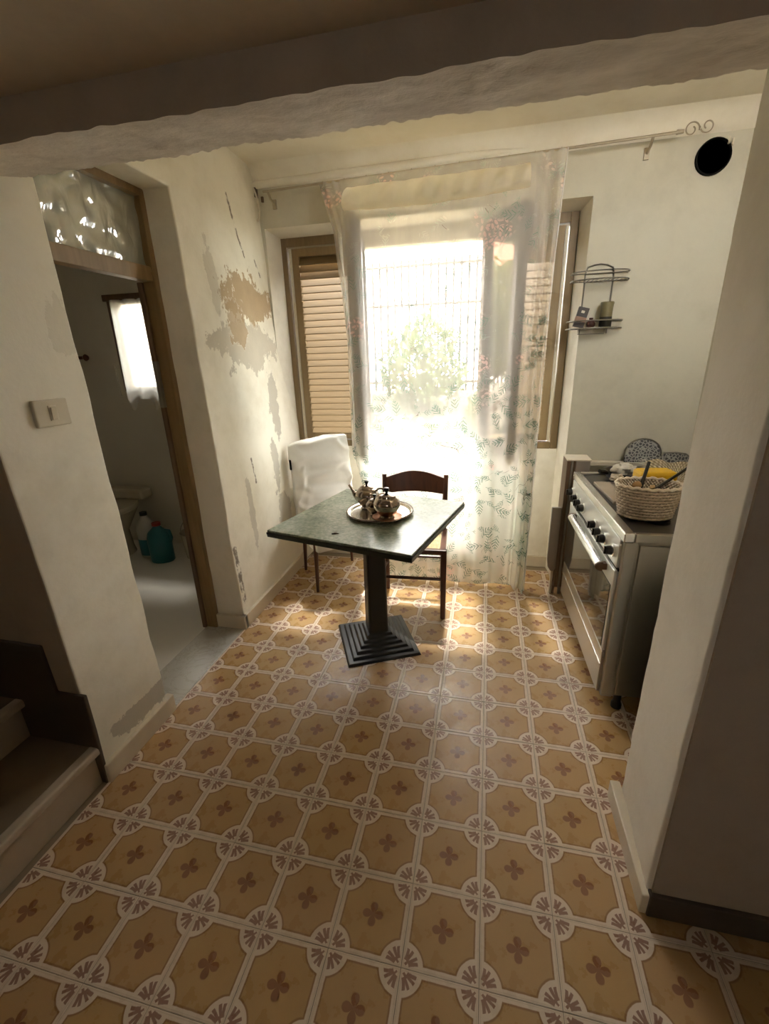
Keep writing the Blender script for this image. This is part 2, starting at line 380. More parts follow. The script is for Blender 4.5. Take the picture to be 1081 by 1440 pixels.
# ------------------------------------------------------------------ geometry helpers
class MB:
    def __init__(s): s.v, s.f, s.mi = [], [], []
    def add(s, vs, fs, k=0):
        o = len(s.v); s.v += [tuple(p) for p in vs]; s.f += [tuple(i+o for i in f) for f in fs]; s.mi += [k]*len(fs); return s
    def box(s, x0, x1, y0, y1, z0, z1, M=None, k=0):
        vs = [Vector((x, y, z)) for z in (z0, z1) for y in (y0, y1) for x in (x0, x1)]
        if M: vs = [M @ p for p in vs]
        return s.add(vs, [(0, 2, 3, 1), (4, 5, 7, 6), (0, 1, 5, 4), (2, 6, 7, 3), (0, 4, 6, 2), (1, 3, 7, 5)], k)
    def frustum(s, c, w0, w1, z0, z1, rot=0, d0=None, d1=None, k=0):
        d0 = d0 or w0; d1 = d1 or w1; M = Matrix.Rotation(rot, 4, 'Z'); c = Vector((c[0], c[1], 0)); vs = []
        for w, d, z in ((w0, d0, z0), (w1, d1, z1)):
            for sx, sy in ((-1, -1), (1, -1), (1, 1), (-1, 1)): vs.append(c + M @ Vector((sx*w/2, sy*d/2, z)))
        return s.add(vs, [(3, 2, 1, 0), (4, 5, 6, 7), (0, 1, 5, 4), (1, 2, 6, 5), (2, 3, 7, 6), (3, 0, 4, 7)], k)
    def tube(s, path, r, n=8, closed=False, k=0):
        path = [Vector(p) for p in path]; N = len(path); rs = r if isinstance(r, (list, tuple)) else [r]*N
        vs, fs = [], []; prev = None
        for i, p in enumerate(path):
            t = (path[(i+1) % N] - path[i-1]) if closed else (path[min(i+1, N-1)] - path[max(i-1, 0)])
            if t.length < 1e-9: t = Vector((0, 0, 1))
            t.normalize()
            if prev is None:
                a = Vector((0, 0, 1)) if abs(t.z) < 0.9 else Vector((1, 0, 0))
                u = t.cross(a).normalized()
            else:
                u = prev - t*prev.dot(t)
                u = u.normalized() if u.length > 1e-6 else t.orthogonal().normalized()
            w = t.cross(u); prev = u
            for j in range(n):
                an = 2*math.pi*j/n; vs.append(p + (u*math.cos(an) + w*math.sin(an))*rs[i])
        M = N if closed else N-1
        for i in range(M):
            for j in range(n):
                a, b = i*n + j, i*n + (j+1) % n; c2, d = ((i+1) % N)*n + (j+1) % n, ((i+1) % N)*n + j
                fs.append((a, b, c2, d))
        if not closed: fs += [tuple(range(n))[::-1], tuple((N-1)*n + j for j in range(n))]
        return s.add(vs, fs, k)
    def lathe(s, prof, c=(0, 0, 0), n=24, M=None, sx=1.0, sy=1.0, k=0):
        vs, fs = [], []; P = len(prof); c = Vector(c)
        for (r, z) in prof:
            for j in range(n):
                an = 2*math.pi*j/n; p = Vector((r*math.cos(an)*sx, r*math.sin(an)*sy, z))
                vs.append(c + (M @ p if M else p))
        for i in range(P-1):
            for j in range(n): fs.append((i*n+j, i*n+(j+1) % n, (i+1)*n+(j+1) % n, (i+1)*n+j))
        if prof[0][0] > 1e-5: fs.append(tuple(range(n))[::-1])
        if prof[-1][0] > 1e-5: fs.append(tuple((P-1)*n+j for j in range(n)))
        return s.add(vs, fs, k)
    def prism(s, poly, lo, hi, axis='Z', k=0):
        """poly in the two other axes; extruded lo..hi along axis"""
        def mk(a, b, c):
            return {'Z': (a, b, c), 'Y': (a, c, b), 'X': (c, a, b)}[axis]
        n = len(poly); vs = [mk(a, b, lo) for a, b in poly] + [mk(a, b, hi) for a, b in poly]
        fs = [tuple(range(n))[::-1], tuple(range(n, 2*n))] + [(i, (i+1) % n, n+(i+1) % n, n+i) for i in range(n)]
        return s.add(vs, fs, k)
    def grid(s, fn, nu, nv, k=0):
        vs = [fn(i/nu, j/nv) for j in range(nv+1) for i in range(nu+1)]
        fs = [(j*(nu+1)+i, j*(nu+1)+i+1, (j+1)*(nu+1)+i+1, (j+1)*(nu+1)+i) for j in range(nv) for i in range(nu)]
        return s.add(vs, fs, k)
    def mesh(s, name, mats, smooth=False, fix=True):
        me = bpy.data.meshes.new(name); me.from_pydata(s.v, [], s.f); me.update()
        for m in (mats if isinstance(mats, (list, tuple)) else [mats]): me.materials.append(m)
        for p, q in zip(me.polygons, s.mi): p.material_index = q
        if fix:
            bm = bmesh.new(); bm.from_mesh(me); bmesh.ops.remove_doubles(bm, verts=bm.verts, dist=1e-6); bmesh.ops.recalc_face_normals(bm, faces=bm.faces); bm.to_mesh(me); bm.free()
        if smooth:
            for p in me.polygons: p.use_smooth = True
            me.set_sharp_from_angle(angle=math.radians(40 if smooth is True else smooth))
        return me
    def build(s, name, mats, parent=None, smooth=False, bevel=0.0, seg=2, fix=True, **tags):
        o = bpy.data.objects.new(name, s.mesh(name, mats, smooth, fix)); COL.objects.link(o)
        if parent: o.parent = parent
        if bevel:
            b = o.modifiers.new('bevel', 'BEVEL'); b.width = bevel; b.segments = seg; b.limit_method = 'ANGLE'; b.angle_limit = math.radians(40); b.harden_normals = False
        for k, v in tags.items(): o[k] = v
        return o

def empty(name, loc=(0, 0, 0), rz=0.0, label=None, category=None, group=None, kind=None):
    o = bpy.data.objects.new(name, None); COL.objects.link(o); o.location = loc; o.rotation_euler = (0, 0, rz); o.empty_display_size = 0.05
    if label: o['label'] = label
    if category: o['category'] = category
    if group: o['group'] = group
    if kind: o['kind'] = kind
    return o
def origin(o, loc):
    """move a mesh object's origin without moving its geometry"""
    o.data.transform(Matrix.Translation(-Vector(loc))); o.location = loc; return o
def tag(o, label, category, group=None):
    o['label'] = label; o['category'] = category
    if group: o['group'] = group
    return o
def copyo(o, parent=None):
    c = o.copy(); COL.objects.link(c); c.parent = parent; return c
def nz(p, s=1.0, seed=0.0): return noise.noise(Vector(p)*s + Vector((seed, seed*1.3, seed*0.7)))

def panel_wall(name, us, vs, holes, depth, fn, mats, edge=0.0, **tags):
    """a wall with thickness made of a cell grid; fn(u, v, w) -> point, w 0 = room face, 1 = back"""
    def ref(a, step):
        out = []
        for p, q in zip(a[:-1], a[1:]):
            n = max(1, int(round((q-p)/step))); out += [p + (q-p)*i/n for i in range(n)]
        return out + [a[-1]]
    U, V = ref(us, 0.05), ref(vs, 0.05)
    def solid(i, j):
        if i < 0 or j < 0 or i >= len(U)-1 or j >= len(V)-1: return False
        cu, cv = (U[i]+U[i+1])/2, (V[j]+V[j+1])/2
        return not any(h[0] < cu < h[1] and h[2] < cv < h[3] for h in holes)
    m = MB(); nu = len(U); idx = {}
    def vid(i, j, w):
        key = (i, j, w)
        if key not in idx: idx[key] = len(m.v); m.v.append(tuple(fn(U[i], V[j], w)))
        return idx[key]
    for j in range(len(V)-1):
        for i in range(nu-1):
            if not solid(i, j): continue
            fs = [[vid(i, j, 0), vid(i+1, j, 0), vid(i+1, j+1, 0), vid(i, j+1, 0)], [vid(i, j, 1), vid(i, j+1, 1), vid(i+1, j+1, 1), vid(i+1, j, 1)]]
            for (di, dj, a, b) in ((-1, 0, (i, j), (i, j+1)), (1, 0, (i+1, j), (i+1, j+1)), (0, -1, (i, j), (i+1, j)), (0, 1, (i, j+1), (i+1, j+1))):
                if not solid(i+di, j+dj): fs.append([vid(*a, 0), vid(*b, 0), vid(*b, 1), vid(*a, 1)])
            for f in fs: m.f.append(tuple(f)); m.mi.append(0)
    o = m.build(name, mats, kind='structure', **tags)
    bm = bmesh.new(); bm.from_mesh(o.data)
    es = [e for e in bm.edges if len(e.link_faces) == 2 and e.calc_face_angle(0) > math.radians(60)]
    bmesh.ops.bevel(bm, geom=es, offset=edge, segments=4, affect='EDGES', profile=0.5, clamp_overlap=True)
    bm.to_mesh(o.data); bm.free()
    for pq in o.data.polygons: pq.use_smooth = True
    o.data.set_sharp_from_angle(angle=math.radians(50))
    wn = o.modifiers.new('weighted', 'WEIGHTED_NORMAL'); wn.keep_sharp = True
    return o

# ------------------------------------------------------------------ the setting
def XL(y, z): return -1.40 - 0.04*(z/2.6) - 0.055*(z/2.6)*min(1, max(0, (y-1.3)/1.0))
WM, WN = 2.28, 2.47          # main back wall, niche wall under and around the window

# floor: grout bed, one object per tile, the same pattern carried on behind the camera
fl = MB()
fl.box(-1.62, 1.25, -0.62, 2.55, -0.06, -0.0025)
fl.box(-2.9, 2.1, -2.62, -0.62, -0.06, 0.0, k=1); fl.box(1.25, 2.1, -0.62, 0.6, -0.06, 0.0, k=1); fl.box(-2.9, -1.62, -0.62, 0.31, -0.06, -0.001, k=1)
floor = fl.build('floor', [M_grout, M_tile], kind='structure'); floor.location = (0, 0, 0)
origin(floor, (0.1, 0.1, 0))
tm = MB(); h = 0.0993
tm.add([(-h, -h, -0.012), (h, -h, -0.012), (h, h, -0.012), (-h, h, -0.012), (-h, -h, -0.001), (h, -h, -0.001), (h, h, -0.001), (-h, h, -0.001),
        (-h+.001, -h+.001, 0), (h-.001, -h+.001, 0), (h-.001, h-.001, 0), (-h+.001, h-.001, 0)],
       [(0, 1, 5, 4), (1, 2, 6, 5), (2, 3, 7, 6), (3, 0, 4, 7), (4, 5, 9, 8), (5, 6, 10, 9), (6, 7, 11, 10), (7, 4, 8, 11), (8, 9, 10, 11)])
tmesh = tm.mesh('tile', M_tile)
for j in range(-3, 12):
    for i in range(-7, 6):
        o = bpy.data.objects.new('tile', tmesh); COL.objects.link(o); o.parent = floor
        o.location = (i*0.2, j*0.2, random.uniform(-0.0008, 0.0)); o.rotation_euler = (random.uniform(-.002, .002), random.uniform(-.002, .002), 0)

# left wall with the bathroom doorway
def fl_left(u, v, w):
    x = XL(u, v) + (nz((u, v, 1.0), 3.0)*0.007 + nz((u, v, 9.0), 11.0)*0.0025 if w == 0 else 0)
    if w == 1: x = -1.60
    e = 0.008*nz((u*1.0, v*3.0, 4.0), 2.0)
    uu = u
    if abs(u-0.665) < 1e-4 or abs(u-1.345) < 1e-4: uu = u + e
    return (x, uu, v)
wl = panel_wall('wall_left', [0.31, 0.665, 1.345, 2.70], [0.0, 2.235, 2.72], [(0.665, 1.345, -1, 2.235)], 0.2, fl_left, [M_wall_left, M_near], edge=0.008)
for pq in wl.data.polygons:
    if pq.center.y < 0.315 and pq.normal.y < -0.8: pq.material_index = 1   # shade of the end face painted in with the brown near plaster

# back wall with the window niche
def fl_back(u, v, w):
    y = WM + (nz((u, 3.0, v), 3.0)*0.006 + nz((u, 7.0, v), 12.0)*0.002 if w == 0 else 0)
    if w == 1:
        y = 2.62
        if abs(u-0.455) < 1e-4: u = 0.405
        if abs(u+1.455) < 1e-4: u = -1.425
        if abs(v-2.285) < 1e-4: v = 2.255
    return (u, y, v)
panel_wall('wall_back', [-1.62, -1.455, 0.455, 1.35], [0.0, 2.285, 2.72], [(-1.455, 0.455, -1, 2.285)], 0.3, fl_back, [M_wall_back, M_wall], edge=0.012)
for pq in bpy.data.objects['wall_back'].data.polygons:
    if -1.47 < pq.center.x < 0.458 and pq.center.z < 2.29: pq.material_index = 1   # the window niche takes the white plaster
ap = MB(); ap.box(-1.5, 0.50, WN, 2.60, 0.0, 0.892)
apo = ap.build('wall_window_apron', M_wall, kind='structure')
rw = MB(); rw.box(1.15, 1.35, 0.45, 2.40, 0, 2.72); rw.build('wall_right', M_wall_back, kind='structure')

# far ceiling with a coved edge over the back wall
cl = MB(); cl.box(-1.62, 1.35, 0.30, 2.60, 2.60, 2.72)
cl.prism([(WM+.02, 2.61), (2.17, 2.61), (2.205, 2.595), (2.24, 2.572), (2.262, 2.54), (2.275, 2.50), (WM+.02, 2.49)], -1.55, 1.2, 'X')
cl.build('ceiling', M_ceil, smooth=60, kind='structure')
tr = MB(); n_ = 24
def led(i, r): return None
tr.tube([(-1.49 + 1.62*i/n_, 2.266 - 0.002*math.sin(i), 2.515 + 0.0006*i) for i in range(n_+1)], [0.020 if i < n_-4 else 0.020*(n_-i)/5+0.001 for i in range(n_+1)], 10)
tr.build('trim_1', M_ceil, smooth=60, kind='structure')

# portal: rough beam and right-hand pier
def rough_box(name, x0, x1, y0, y1, zf, zb, ztop, mat):
    m = MB(); nx = 300; ny = 20
    def und(s, t):
        x = x0+(x1-x0)*s; y = y0+(y1-y0)*t; z = zf+(zb-zf)*t + nz((x, y, 0), 5.0)*0.005 + nz((x, y, 5), 24.0)*0.004
        if t == 1.0: z += 0.010*max(0, nz((x, 0, 3), 14.0)-0.1) + 0.005*nz((x, 0, 8), 48.0)
        if t == 0.0: z += 0.004*nz((x, 2, 8), 14.0)
        return (x, y, z)
    m.grid(und, nx, ny)
    m.grid(lambda s, t: und(s, 0)[:2] + (und(s, 0)[2] + (ztop-und(s, 0)[2])*t,), nx, 2, k=1)  # beam front darkened with the near plaster, its shade put into the colour
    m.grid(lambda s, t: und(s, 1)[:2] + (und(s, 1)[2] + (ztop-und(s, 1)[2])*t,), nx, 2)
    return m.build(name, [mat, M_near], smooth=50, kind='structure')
rough_box('wall_portal_beam', -1.62, 0.62, 0.29, 0.62, 1.972, 2.042, 2.75, M_beam)
def fl_pier(u, v, w):
    x = 0.452 + (u-0.27)*0.07 + nz((u, v, 2.0), 3.0)*0.006 + nz((u, v, 6.0), 14.0)*0.003 if w == 0 else 1.30
    return (x, u, v)
panel_wall('wall_pier', [0.27, 0.615], [0.0, 2.06], [], 1.0, fl_pier, M_pier, edge=0.010)
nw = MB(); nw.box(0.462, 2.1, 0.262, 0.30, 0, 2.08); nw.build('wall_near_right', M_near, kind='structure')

# near room behind the camera (low ceiling), stair alcove at the left
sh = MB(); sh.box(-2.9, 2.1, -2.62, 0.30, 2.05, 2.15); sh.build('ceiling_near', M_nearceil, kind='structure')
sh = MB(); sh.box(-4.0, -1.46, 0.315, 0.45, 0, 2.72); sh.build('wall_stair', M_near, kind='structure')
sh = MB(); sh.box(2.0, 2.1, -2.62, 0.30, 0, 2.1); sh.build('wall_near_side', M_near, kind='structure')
sh = MB()   # rear wall with a small opening added to let in fill light
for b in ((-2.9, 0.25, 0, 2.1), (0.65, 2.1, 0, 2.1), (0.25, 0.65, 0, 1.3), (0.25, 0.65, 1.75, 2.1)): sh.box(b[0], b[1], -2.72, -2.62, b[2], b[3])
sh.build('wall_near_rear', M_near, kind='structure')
w3 = empty('fill_window', (0.45, -2.67, 1.3), kind='structure')  # unseen window, added to brighten the near room
m = MB()
for b in ((-0.20, -0.165, 0, 0.45), (0.165, 0.20, 0, 0.45), (-0.012, 0.012, 0.035, 0.415), (-0.165, 0.165, 0, 0.035), (-0.165, 0.165, 0.415, 0.45)): m.box(b[0], b[1], -0.03, 0.03, b[2], b[3])
m.build('window_frame', M_frameaged, w3, bevel=0.003)
m = MB(); m.box(-0.165, 0.165, -0.003, 0.0, 0.035, 0.415); m.build('pane', M_glass, w3)
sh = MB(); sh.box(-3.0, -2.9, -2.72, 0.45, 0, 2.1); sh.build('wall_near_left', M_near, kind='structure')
st = empty('stairs', (-1.42, 0.31, 0), label='dark stone stairs climbing out of the room beside the white pier', category='stairs')
for k in range(4):
    m = MB(); m.box(-0.28*k-0.62, -0.28*k, -1.1, 0.0, 0.175*k, 0.175*k+0.145); m.build('riser_block', M_step, st, bevel=0.004)
    m = MB(); m.box(-0.28*k-0.30, -0.28*k+0.025, -1.1, 0.0, 0.175*k+0.145, 0.175*(k+1)); m.build('tread', M_tread, st, bevel=0.006)
    m = MB(); m.box(-0.28*k-0.012, -0.28*k+0.030, -1.1, 0.0, 0.175*k+0.143, 0.175*(k+1)+0.002); m.build('nosing', M_step, st, bevel=0.010, seg=3)
m = MB(); m.prism([(-1.398, 0.0), (-1.385, 0.25), (-1.382, 0.412), (-1.50, 0.413), (-1.505, 0.606), (-1.76, 0.606), (-1.765, 0.80), (-2.05, 0.80), (-2.05, 0.99), (-2.4, 0.99), (-2.4, 0.0)], 0.300, 0.3152, 'Y')
m.build('trim_2', M_dark_skirt, kind='structure', bevel=0.004)

# bathroom beyond the doorway
bt = MB(); bt.box(-4.0, -1.60, 0.44, 2.60, -0.06, 0.0); bt.build('floor_bathroom', M_bathfloor, kind='structure')
bt = MB(); bt.box(-1.64, -1.40, 0.60, 1.40, -0.02, 0.004); bt.build('threshold', M_marble, kind='structure', bevel=0.002)
bt = MB(); bt.box(-4.0, -3.9, 0.44, 2.60, 0, 2.7); bt.build('wall_bathroom_left', M_bathwall, kind='structure')
bt = MB(); bt.box(-4.0, -1.60, 0.40, 2.60, 2.6, 2.72); bt.build('ceiling_bathroom', M_bathwall, kind='structure')
bt = MB()
bt.box(-4.0, -2.90, 2.46, 2.60, 0, 2.7); bt.box(-2.00, -1.58, 2.46, 2.60, 0, 2.7); bt.box(-2.90, -2.00, 2.46, 2.60, 0, 1.31); bt.box(-2.90, -2.00, 2.46, 2.60, 1.98, 2.7)
bt.build('wall_bathroom_back', M_bathwall, kind='structure')
bt = MB(); bt.box(-3.9, -1.60, 2.450, 2.462, 0, 1.27); bt.box(-3.9, -2.94, 2.450, 2.462, 1.27, 1.505); bt.box(-1.96, -1.60, 2.450, 2.462, 1.27, 1.505); bt.build('trim_3', M_bathtile, kind='structure')
w2 = empty('window_2', (-2.45, 2.50, 1.31), kind='structure')
m = MB()
for b in ((-0.45, -0.415, -0.04, 0.03, 0, 0.67), (0.415, 0.45, -0.04, 0.03, 0, 0.67), (-0.415, 0.415, -0.04, 0.03, 0.635, 0.67), (-0.415, 0.415, -0.04, 0.03, 0, 0.03)): m.box(*b)
m.build('window_frame', M_brownedge, w2, bevel=0.003)
m = MB(); m.box(-0.415, 0.415, -0.004, 0.0, 0.03, 0.635); m.build('pane', thin_glass('frosted_glass', (0.95, 0.95, 0.93), -0.02, 0.3), w2)
m = MB(); m.box(-0.47, 0.47, -0.055, -0.038, 0.655, 0.70); m.build('window_trim', M_brownedge, w2, bevel=0.003)

# door frame with transom of wavy glass
d1 = empty('door_1', (-1.60, 1.0, 0), kind='structure')
def dpart(name, mat, b, bev=0.003): m = MB(); m.box(*b); return m.build(name, mat, d1, bevel=bev)
dpart('door_post', M_doorwood, (-0.035, 0.03, 0.314, 0.348, 0, 2.25)); dpart('door_post', M_doorwood, (-0.035, 0.03, -0.34, -0.285, 0, 2.25))
dpart('transom_bar', M_doorwood, (-0.03, 0.022, -0.285, 0.315, 1.868, 1.93)); dpart('head_rail', M_doorwood, (-0.035, 0.03, -0.285, 0.315, 2.205, 2.25))
dpart('door_stop', M_brownedge, (-0.060, -0.035, 0.302, 0.345, 0.0, 1.868)); dpart('strike_plate', M_wire, (-0.050, -0.030, 0.292, 0.3145, 1.30, 1.52), 0.001)
m = MB(); m.grid(lambda s, t: (0.0 + 0.010*nz((s*4, t*2, 0), 2.4), -0.285 + 0.60*s, 1.93 + 0.275*t), 40, 20)
m.build('transom_pane', M_wavyglass, d1, smooth=True)

# baseboards
def base(name, *boxes):
    m = MB()
    for b in boxes: m.box(*b)
    return m.build(name, M_base, kind='structure', bevel=0.004)
base('baseboard_left', (-1.42, -1.383, 0.305, 0.69, 0, 0.085), (-1.42, -1.383, 1.333, 2.30, 0, 0.085), (-1.60, -1.383, 1.325, 1.36, 0, 0.085))
base('baseboard_back', (-1.46, 0.46, WN-0.012, WN+0.02, 0, 0.085), (0.44, 0.47, WM-0.012, WN, 0, 0.085), (0.44, 1.16, WM-0.013, WM+0.02, 0, 0.085))
base('baseboard_right', (0.437, 0.47, 0.256, 0.62, 0, 0.075))
m = MB(); m.box(0.455, 2.0, 0.25, 0.275, 0, 0.085); m.build('baseboard_near', M_dark_skirt, kind='structure', bevel=0.004)

# ------------------------------------------------------------------ kitchen window: frame, louvred side shutters, two open casements
w1 = empty('window_1', (0, WN, 0), kind='structure')
def wpart(name, mat, b, bev=0.004, parent=None): m = MB(); m.box(*b); return m.build(name, mat, parent or w1, bevel=bev)
X0, X1, ZB, ZT = -1.448, 0.424, 0.888, 2.275
ML, MR = -0.90, -0.09
wpart('frame_post', M_frameaged, (X0, X0+0.045, -0.004, 0.09, ZB, ZT)); wpart('frame_post', M_frameaged, (X1-0.045, X1, -0.004, 0.09, ZB, ZT))
wpart('frame_head', M_frameaged, (X0+0.045, X1-0.045, -0.004, 0.09, ZT-0.06, ZT)); wpart('frame_sill', M_frameaged, (X0+0.045, X1-0.045, -0.006, 0.12, ZB, ZB+0.045))
wpart('lintel_board', M_cream, (ML-0.03, MR+0.03, -0.010, 0.07, 2.175, 2.278))
wpart('mullion', M_cream, (ML-0.045, ML, 0.0, 0.085, ZB+0.045, 2.215)); wpart('mullion', M_cream, (MR, MR+0.045, 0.0, 0.085, ZB+0.045, 2.215))
for (a, b) in ((X0+0.05, ML-0.045), (MR+0.045, X1-0.05)):
    sp = empty('louvred_shutter', (0, 0, 0)); sp.parent = w1
    z0, z1 = ZB+0.05, ZT-0.065
    side = 1 if a < -0.5 else -1
    ca = a if side > 0 else b
    wpart('track_strip', M_cream, (min(ca, ca+side*0.016), max(ca, ca+side*0.016), 0.012, 0.05, z0, z1), 0.002, sp)
    aa, bb = (a+0.018, b) if side > 0 else (a, b-0.018)
    for q in ((aa, aa+0.05), (bb-0.05, bb)): wpart('stile', M_framewood, (q[0], q[1], 0.02, 0.055, z0, z1), 0.003, sp)
    for q in ((z0, z0+0.05), (z1-0.05, z1)): wpart('rail', M_framewood, (aa+0.05, bb-0.05, 0.02, 0.055, q[0], q[1]), 0.003, sp)
    sm = MB(); L = (bb-aa-0.1)/2+0.002
    sm.box(-L, L, -0.036, 0.036, -0.004, 0.004, Matrix.Rotation(math.radians(54), 4, 'X'))
    sme = sm.mesh('slat', M_slat); n = 27
    for k in range(n):
        o = bpy.data.objects.new('slat', sme); COL.objects.link(o); o.parent = sp
        o.location = ((aa+bb)/2, 0.038, z0+0.05+(k+0.5)*(z1-z0-0.1)/n)
# casements
for hx, nx_, ny_, s in ((ML+0.005, -0.802, 2.042, -1), (MR-0.005, 0.100, 2.042, 1)):
    ca = empty('casement', (hx, 0.02, 0)); ca.parent = w1
    dx, dy = nx_-hx, ny_-(WN+0.02); L = math.hypot(dx, dy); ca.rotation_euler = (0, 0, math.atan2(dy, dx))
    z0, z1 = 0.905, 2.235
    for q in ((0, 0.055), (L-0.055, L)): wpart('stile', M_leafwood, (q[0], q[1], -0.029, 0.029, z0, z1), 0.004, ca)
    for q in ((z0, z0+0.07), (z1-0.055, z1)): wpart('rail', M_leafwood, (0.055, L-0.055, -0.020, 0.020, q[0], q[1]), 0.004, ca)
    wpart('pane', M_glass, (0.05, L-0.05, -0.002, 0.002, z0+0.06, z1-0.05), 0, ca)
    wpart('catch', M_wire, (L-0.004, L+0.012, -0.012, 0.012, 1.52, 1.62), 0.003, ca)

# ------------------------------------------------------------------ curtain and rod
ro = empty('curtain_rod', (-1.40, 2.19, 2.452), label='thin brass curtain rod with scrolled end over the window', category='curtain rod')
m = MB(); m.tube([(0, 0, 0), (0.75, 0, 0.012), (1.45, 0, 0.024), (2.20, 0, 0.038)], 0.0065, 8); m.build('rod', M_rod, ro, smooth=True)
for x_, z_ in ((0.03, 0.0), (2.085, 0.036)):
    m = MB(); m.tube([(x_, 0.0, z_), (x_, 0.03, z_-0.03), (x_, 0.085, z_-0.045)], 0.007, 8); m.box(x_-0.012, x_+0.012, 0.078, 0.092, z_-0.07, z_-0.02); m.build('bracket', M_rod, ro, smooth=True)
m = MB(); m.tube([(2.185, 0, 0.038), (2.215, 0, 0.038)], [0.011, 0.008], 10)
pts = []
for k in range(30):
    t = k/29; an = math.radians(60 - 430*t); r = 0.012 + 0.022*t; pts.append((2.250 - 0.002 + r*math.cos(an)*1.0, 0, 0.042 + r*math.sin(an)))
m.tube(pts, 0.003, 6)
pts = []
for k in range(24):
    t = k/23; an = math.radians(200 + 400*t); r = 0.030*(1-0.62*t); pts.append((2.315 + r*math.cos(an), 0, 0.050 + r*math.sin(an)))
m.tube(pts, 0.003, 6)
m.tube([(2.272, 0, 0.062), (2.285, 0, 0.045)], 0.003, 6)
m.build('finial', M_rod, ro, smooth=True)

cu = empty('curtain', (-0.38, 2.19, 0.02), label='sheer white curtain printed with green leaves and pink flowers, hung over open window', category='curtain')
def lerp_tab(tab, q):
    for (a, b), (c2, d) in zip(tab[:-1], tab[1:]):
        if q <= c2: return b + (d-b)*(q-a)/(c2-a) if c2 > a else d
    return tab[-1][1]
left_tab = [(0.0, -0.795), (0.54, -0.795), (0.68, -0.85), (0.95, -0.905), (1.6, -0.90), (2.2, -0.965), (2.47, -1.05)]
right_tab = [(0.0, 0.245), (0.6, 0.255), (1.3, 0.262), (2.0, 0.27), (2.47, 0.292)]
def curtain_pt(s, t):
    z = 2.475 - (2.475-0.012)*t
    xl, xr = lerp_tab(left_tab, z), lerp_tab(right_tab, z); x = xl + (xr-xl)*s
    mid = min(1, max(0, (x+0.93)/0.08))*min(1, max(0, (0.23-x)/0.09))
    mid = mid*mid*(3-2*mid)
    yf = lerp_tab([(0.0, 2.105), (0.3, 2.105), (0.80, 2.10), (0.90, 2.026), (1.4, 2.022), (2.0, 2.020), (2.24, 2.020), (2.30, 2.035), (2.475, 2.185)], z)
    yb = lerp_tab([(0.0, 2.05), (0.9, 2.08), (2.0, 2.12), (2.475, 2.185)], z)
    y = yb + (yf-yb)*mid
    k = min(1, t*3+0.1)
    f = 0.010*math.sin(s*43+0.6*math.sin(z*2)) + 0.006*math.sin(s*91+1.3) + 0.010*nz((x*3, z*0.7, 0), 2.0)
    edge = min(1, max(0, (x-0.145)/0.03)) + min(1, max(0, (-0.865-x)/0.03))
    f = f*((0.25 if z > 0.9 else 0.5) + 0.9*edge) + edge*0.030*math.sin(s*165)
    y += f*k
    x += 0.006*math.sin(s*60+z)*k
    z2 = 2.462 + 0.020*s if t == 0 else z
    if t > 0.985: z2 = 0.012 + 0.012*max(0, math.sin(s*17))
    return (x+0.38, y-2.19, z2-0.02)
m = MB(); m.grid(curtain_pt, 420, 90); m.build('panel', M_sheer, cu, smooth=180, fix=False)
for nm_, s0, s1 in (('side_fold', 0.915, 0.997), ('side_fold', 0.003, 0.032)):
    def fold_pt(s, t, s0=s0, s1=s1):
        q = curtain_pt(s0+(s1-s0)*s, t); return (q[0]+0.004*math.sin(t*9), q[1]+0.035+0.012*math.sin(s*26+1), q[2])
    m = MB(); m.grid(fold_pt, 60, 50); m.build(nm_, M_sheer, cu, smooth=180, fix=False)
def val_pt(s, t):
    x = -0.86 + 0.97*s
    top = 2.452+0.012*s; sag = 2.262 - 0.020*math.sin(math.pi*s) + 0.02*s
    z = top - 0.05 - (top-0.05-sag)*t + 0.02*t*(1-t)
    bul = 2.13 - 0.135*math.sin(min(1, t*1.05)*math.pi*0.62)
    y = bul + 0.012*math.sin(s*62+t*2)*(0.3+0.7*math.sin(math.pi*t)) + 0.006*math.sin(s*23)
    if t > 0.9: y += 0.05*(t-0.9)/0.1
    return (x+0.38, y-2.19-0.012, z-0.02)
m = MB(); m.grid(val_pt, 160, 14); m.build('ruffle', M_valance, cu, smooth=180, fix=False)
hm = MB(); hm.tube([tuple(a+b for a, b in zip(curtain_pt(1.0, t/40), (0.002, 0, 0))) for t in range(41)], 0.003, 6); hm.build('side_hem', M_cover, cu, smooth=True)
for k in range(11):
    s = 0.02 + 0.96*k/10; x = -1.05 + 1.34*s
    m = MB(); pp = [(x+0.38, 0.009*math.cos(a*math.pi/5), 2.452+0.024*(x+1.4)/1.45-0.02+0.009*math.sin(a*math.pi/5)) for a in range(10)]; m.tube(pp, 0.0015, 5, closed=True)
    m.build('curtain_ring', M_rod, cu, smooth=True)

# ------------------------------------------------------------------ table with tray and pots
TX, TY = -0.592, 1.372
tb = empty('pedestal_table', (TX, TY, 0), math.radians(-13.4), 'square green marbled table on black cast iron pedestal', 'table')
m = MB(); m.box(-0.372, 0.372, -0.372, 0.372, 0.738, 0.750); m.build('table_top', M_green, tb, bevel=0.004)
m = MB(); m.frustum((0, 0), 0.68, 0.744, 0.705, 0.715, d0=0.68, d1=0.744); m.frustum((0, 0), 0.744, 0.752, 0.715, 0.738); m.build('top_edge', M_greenedge, tb, bevel=0.002)
prt = math.radians(26+13.4)
m = MB(); m.frustum((0, 0), 0.110, 0.100, 0.07, 0.705, prt)
for k in range(3): pass
m.build('column', M_black, tb, bevel=0.012)
m = MB(); m.frustum((0, 0), 0.30, 0.30, 0.69, 0.706, prt); m.build('top_plate', M_black, tb, bevel=0.004)
m = MB(); ws = [0.395, 0.335, 0.285, 0.235, 0.19, 0.15]
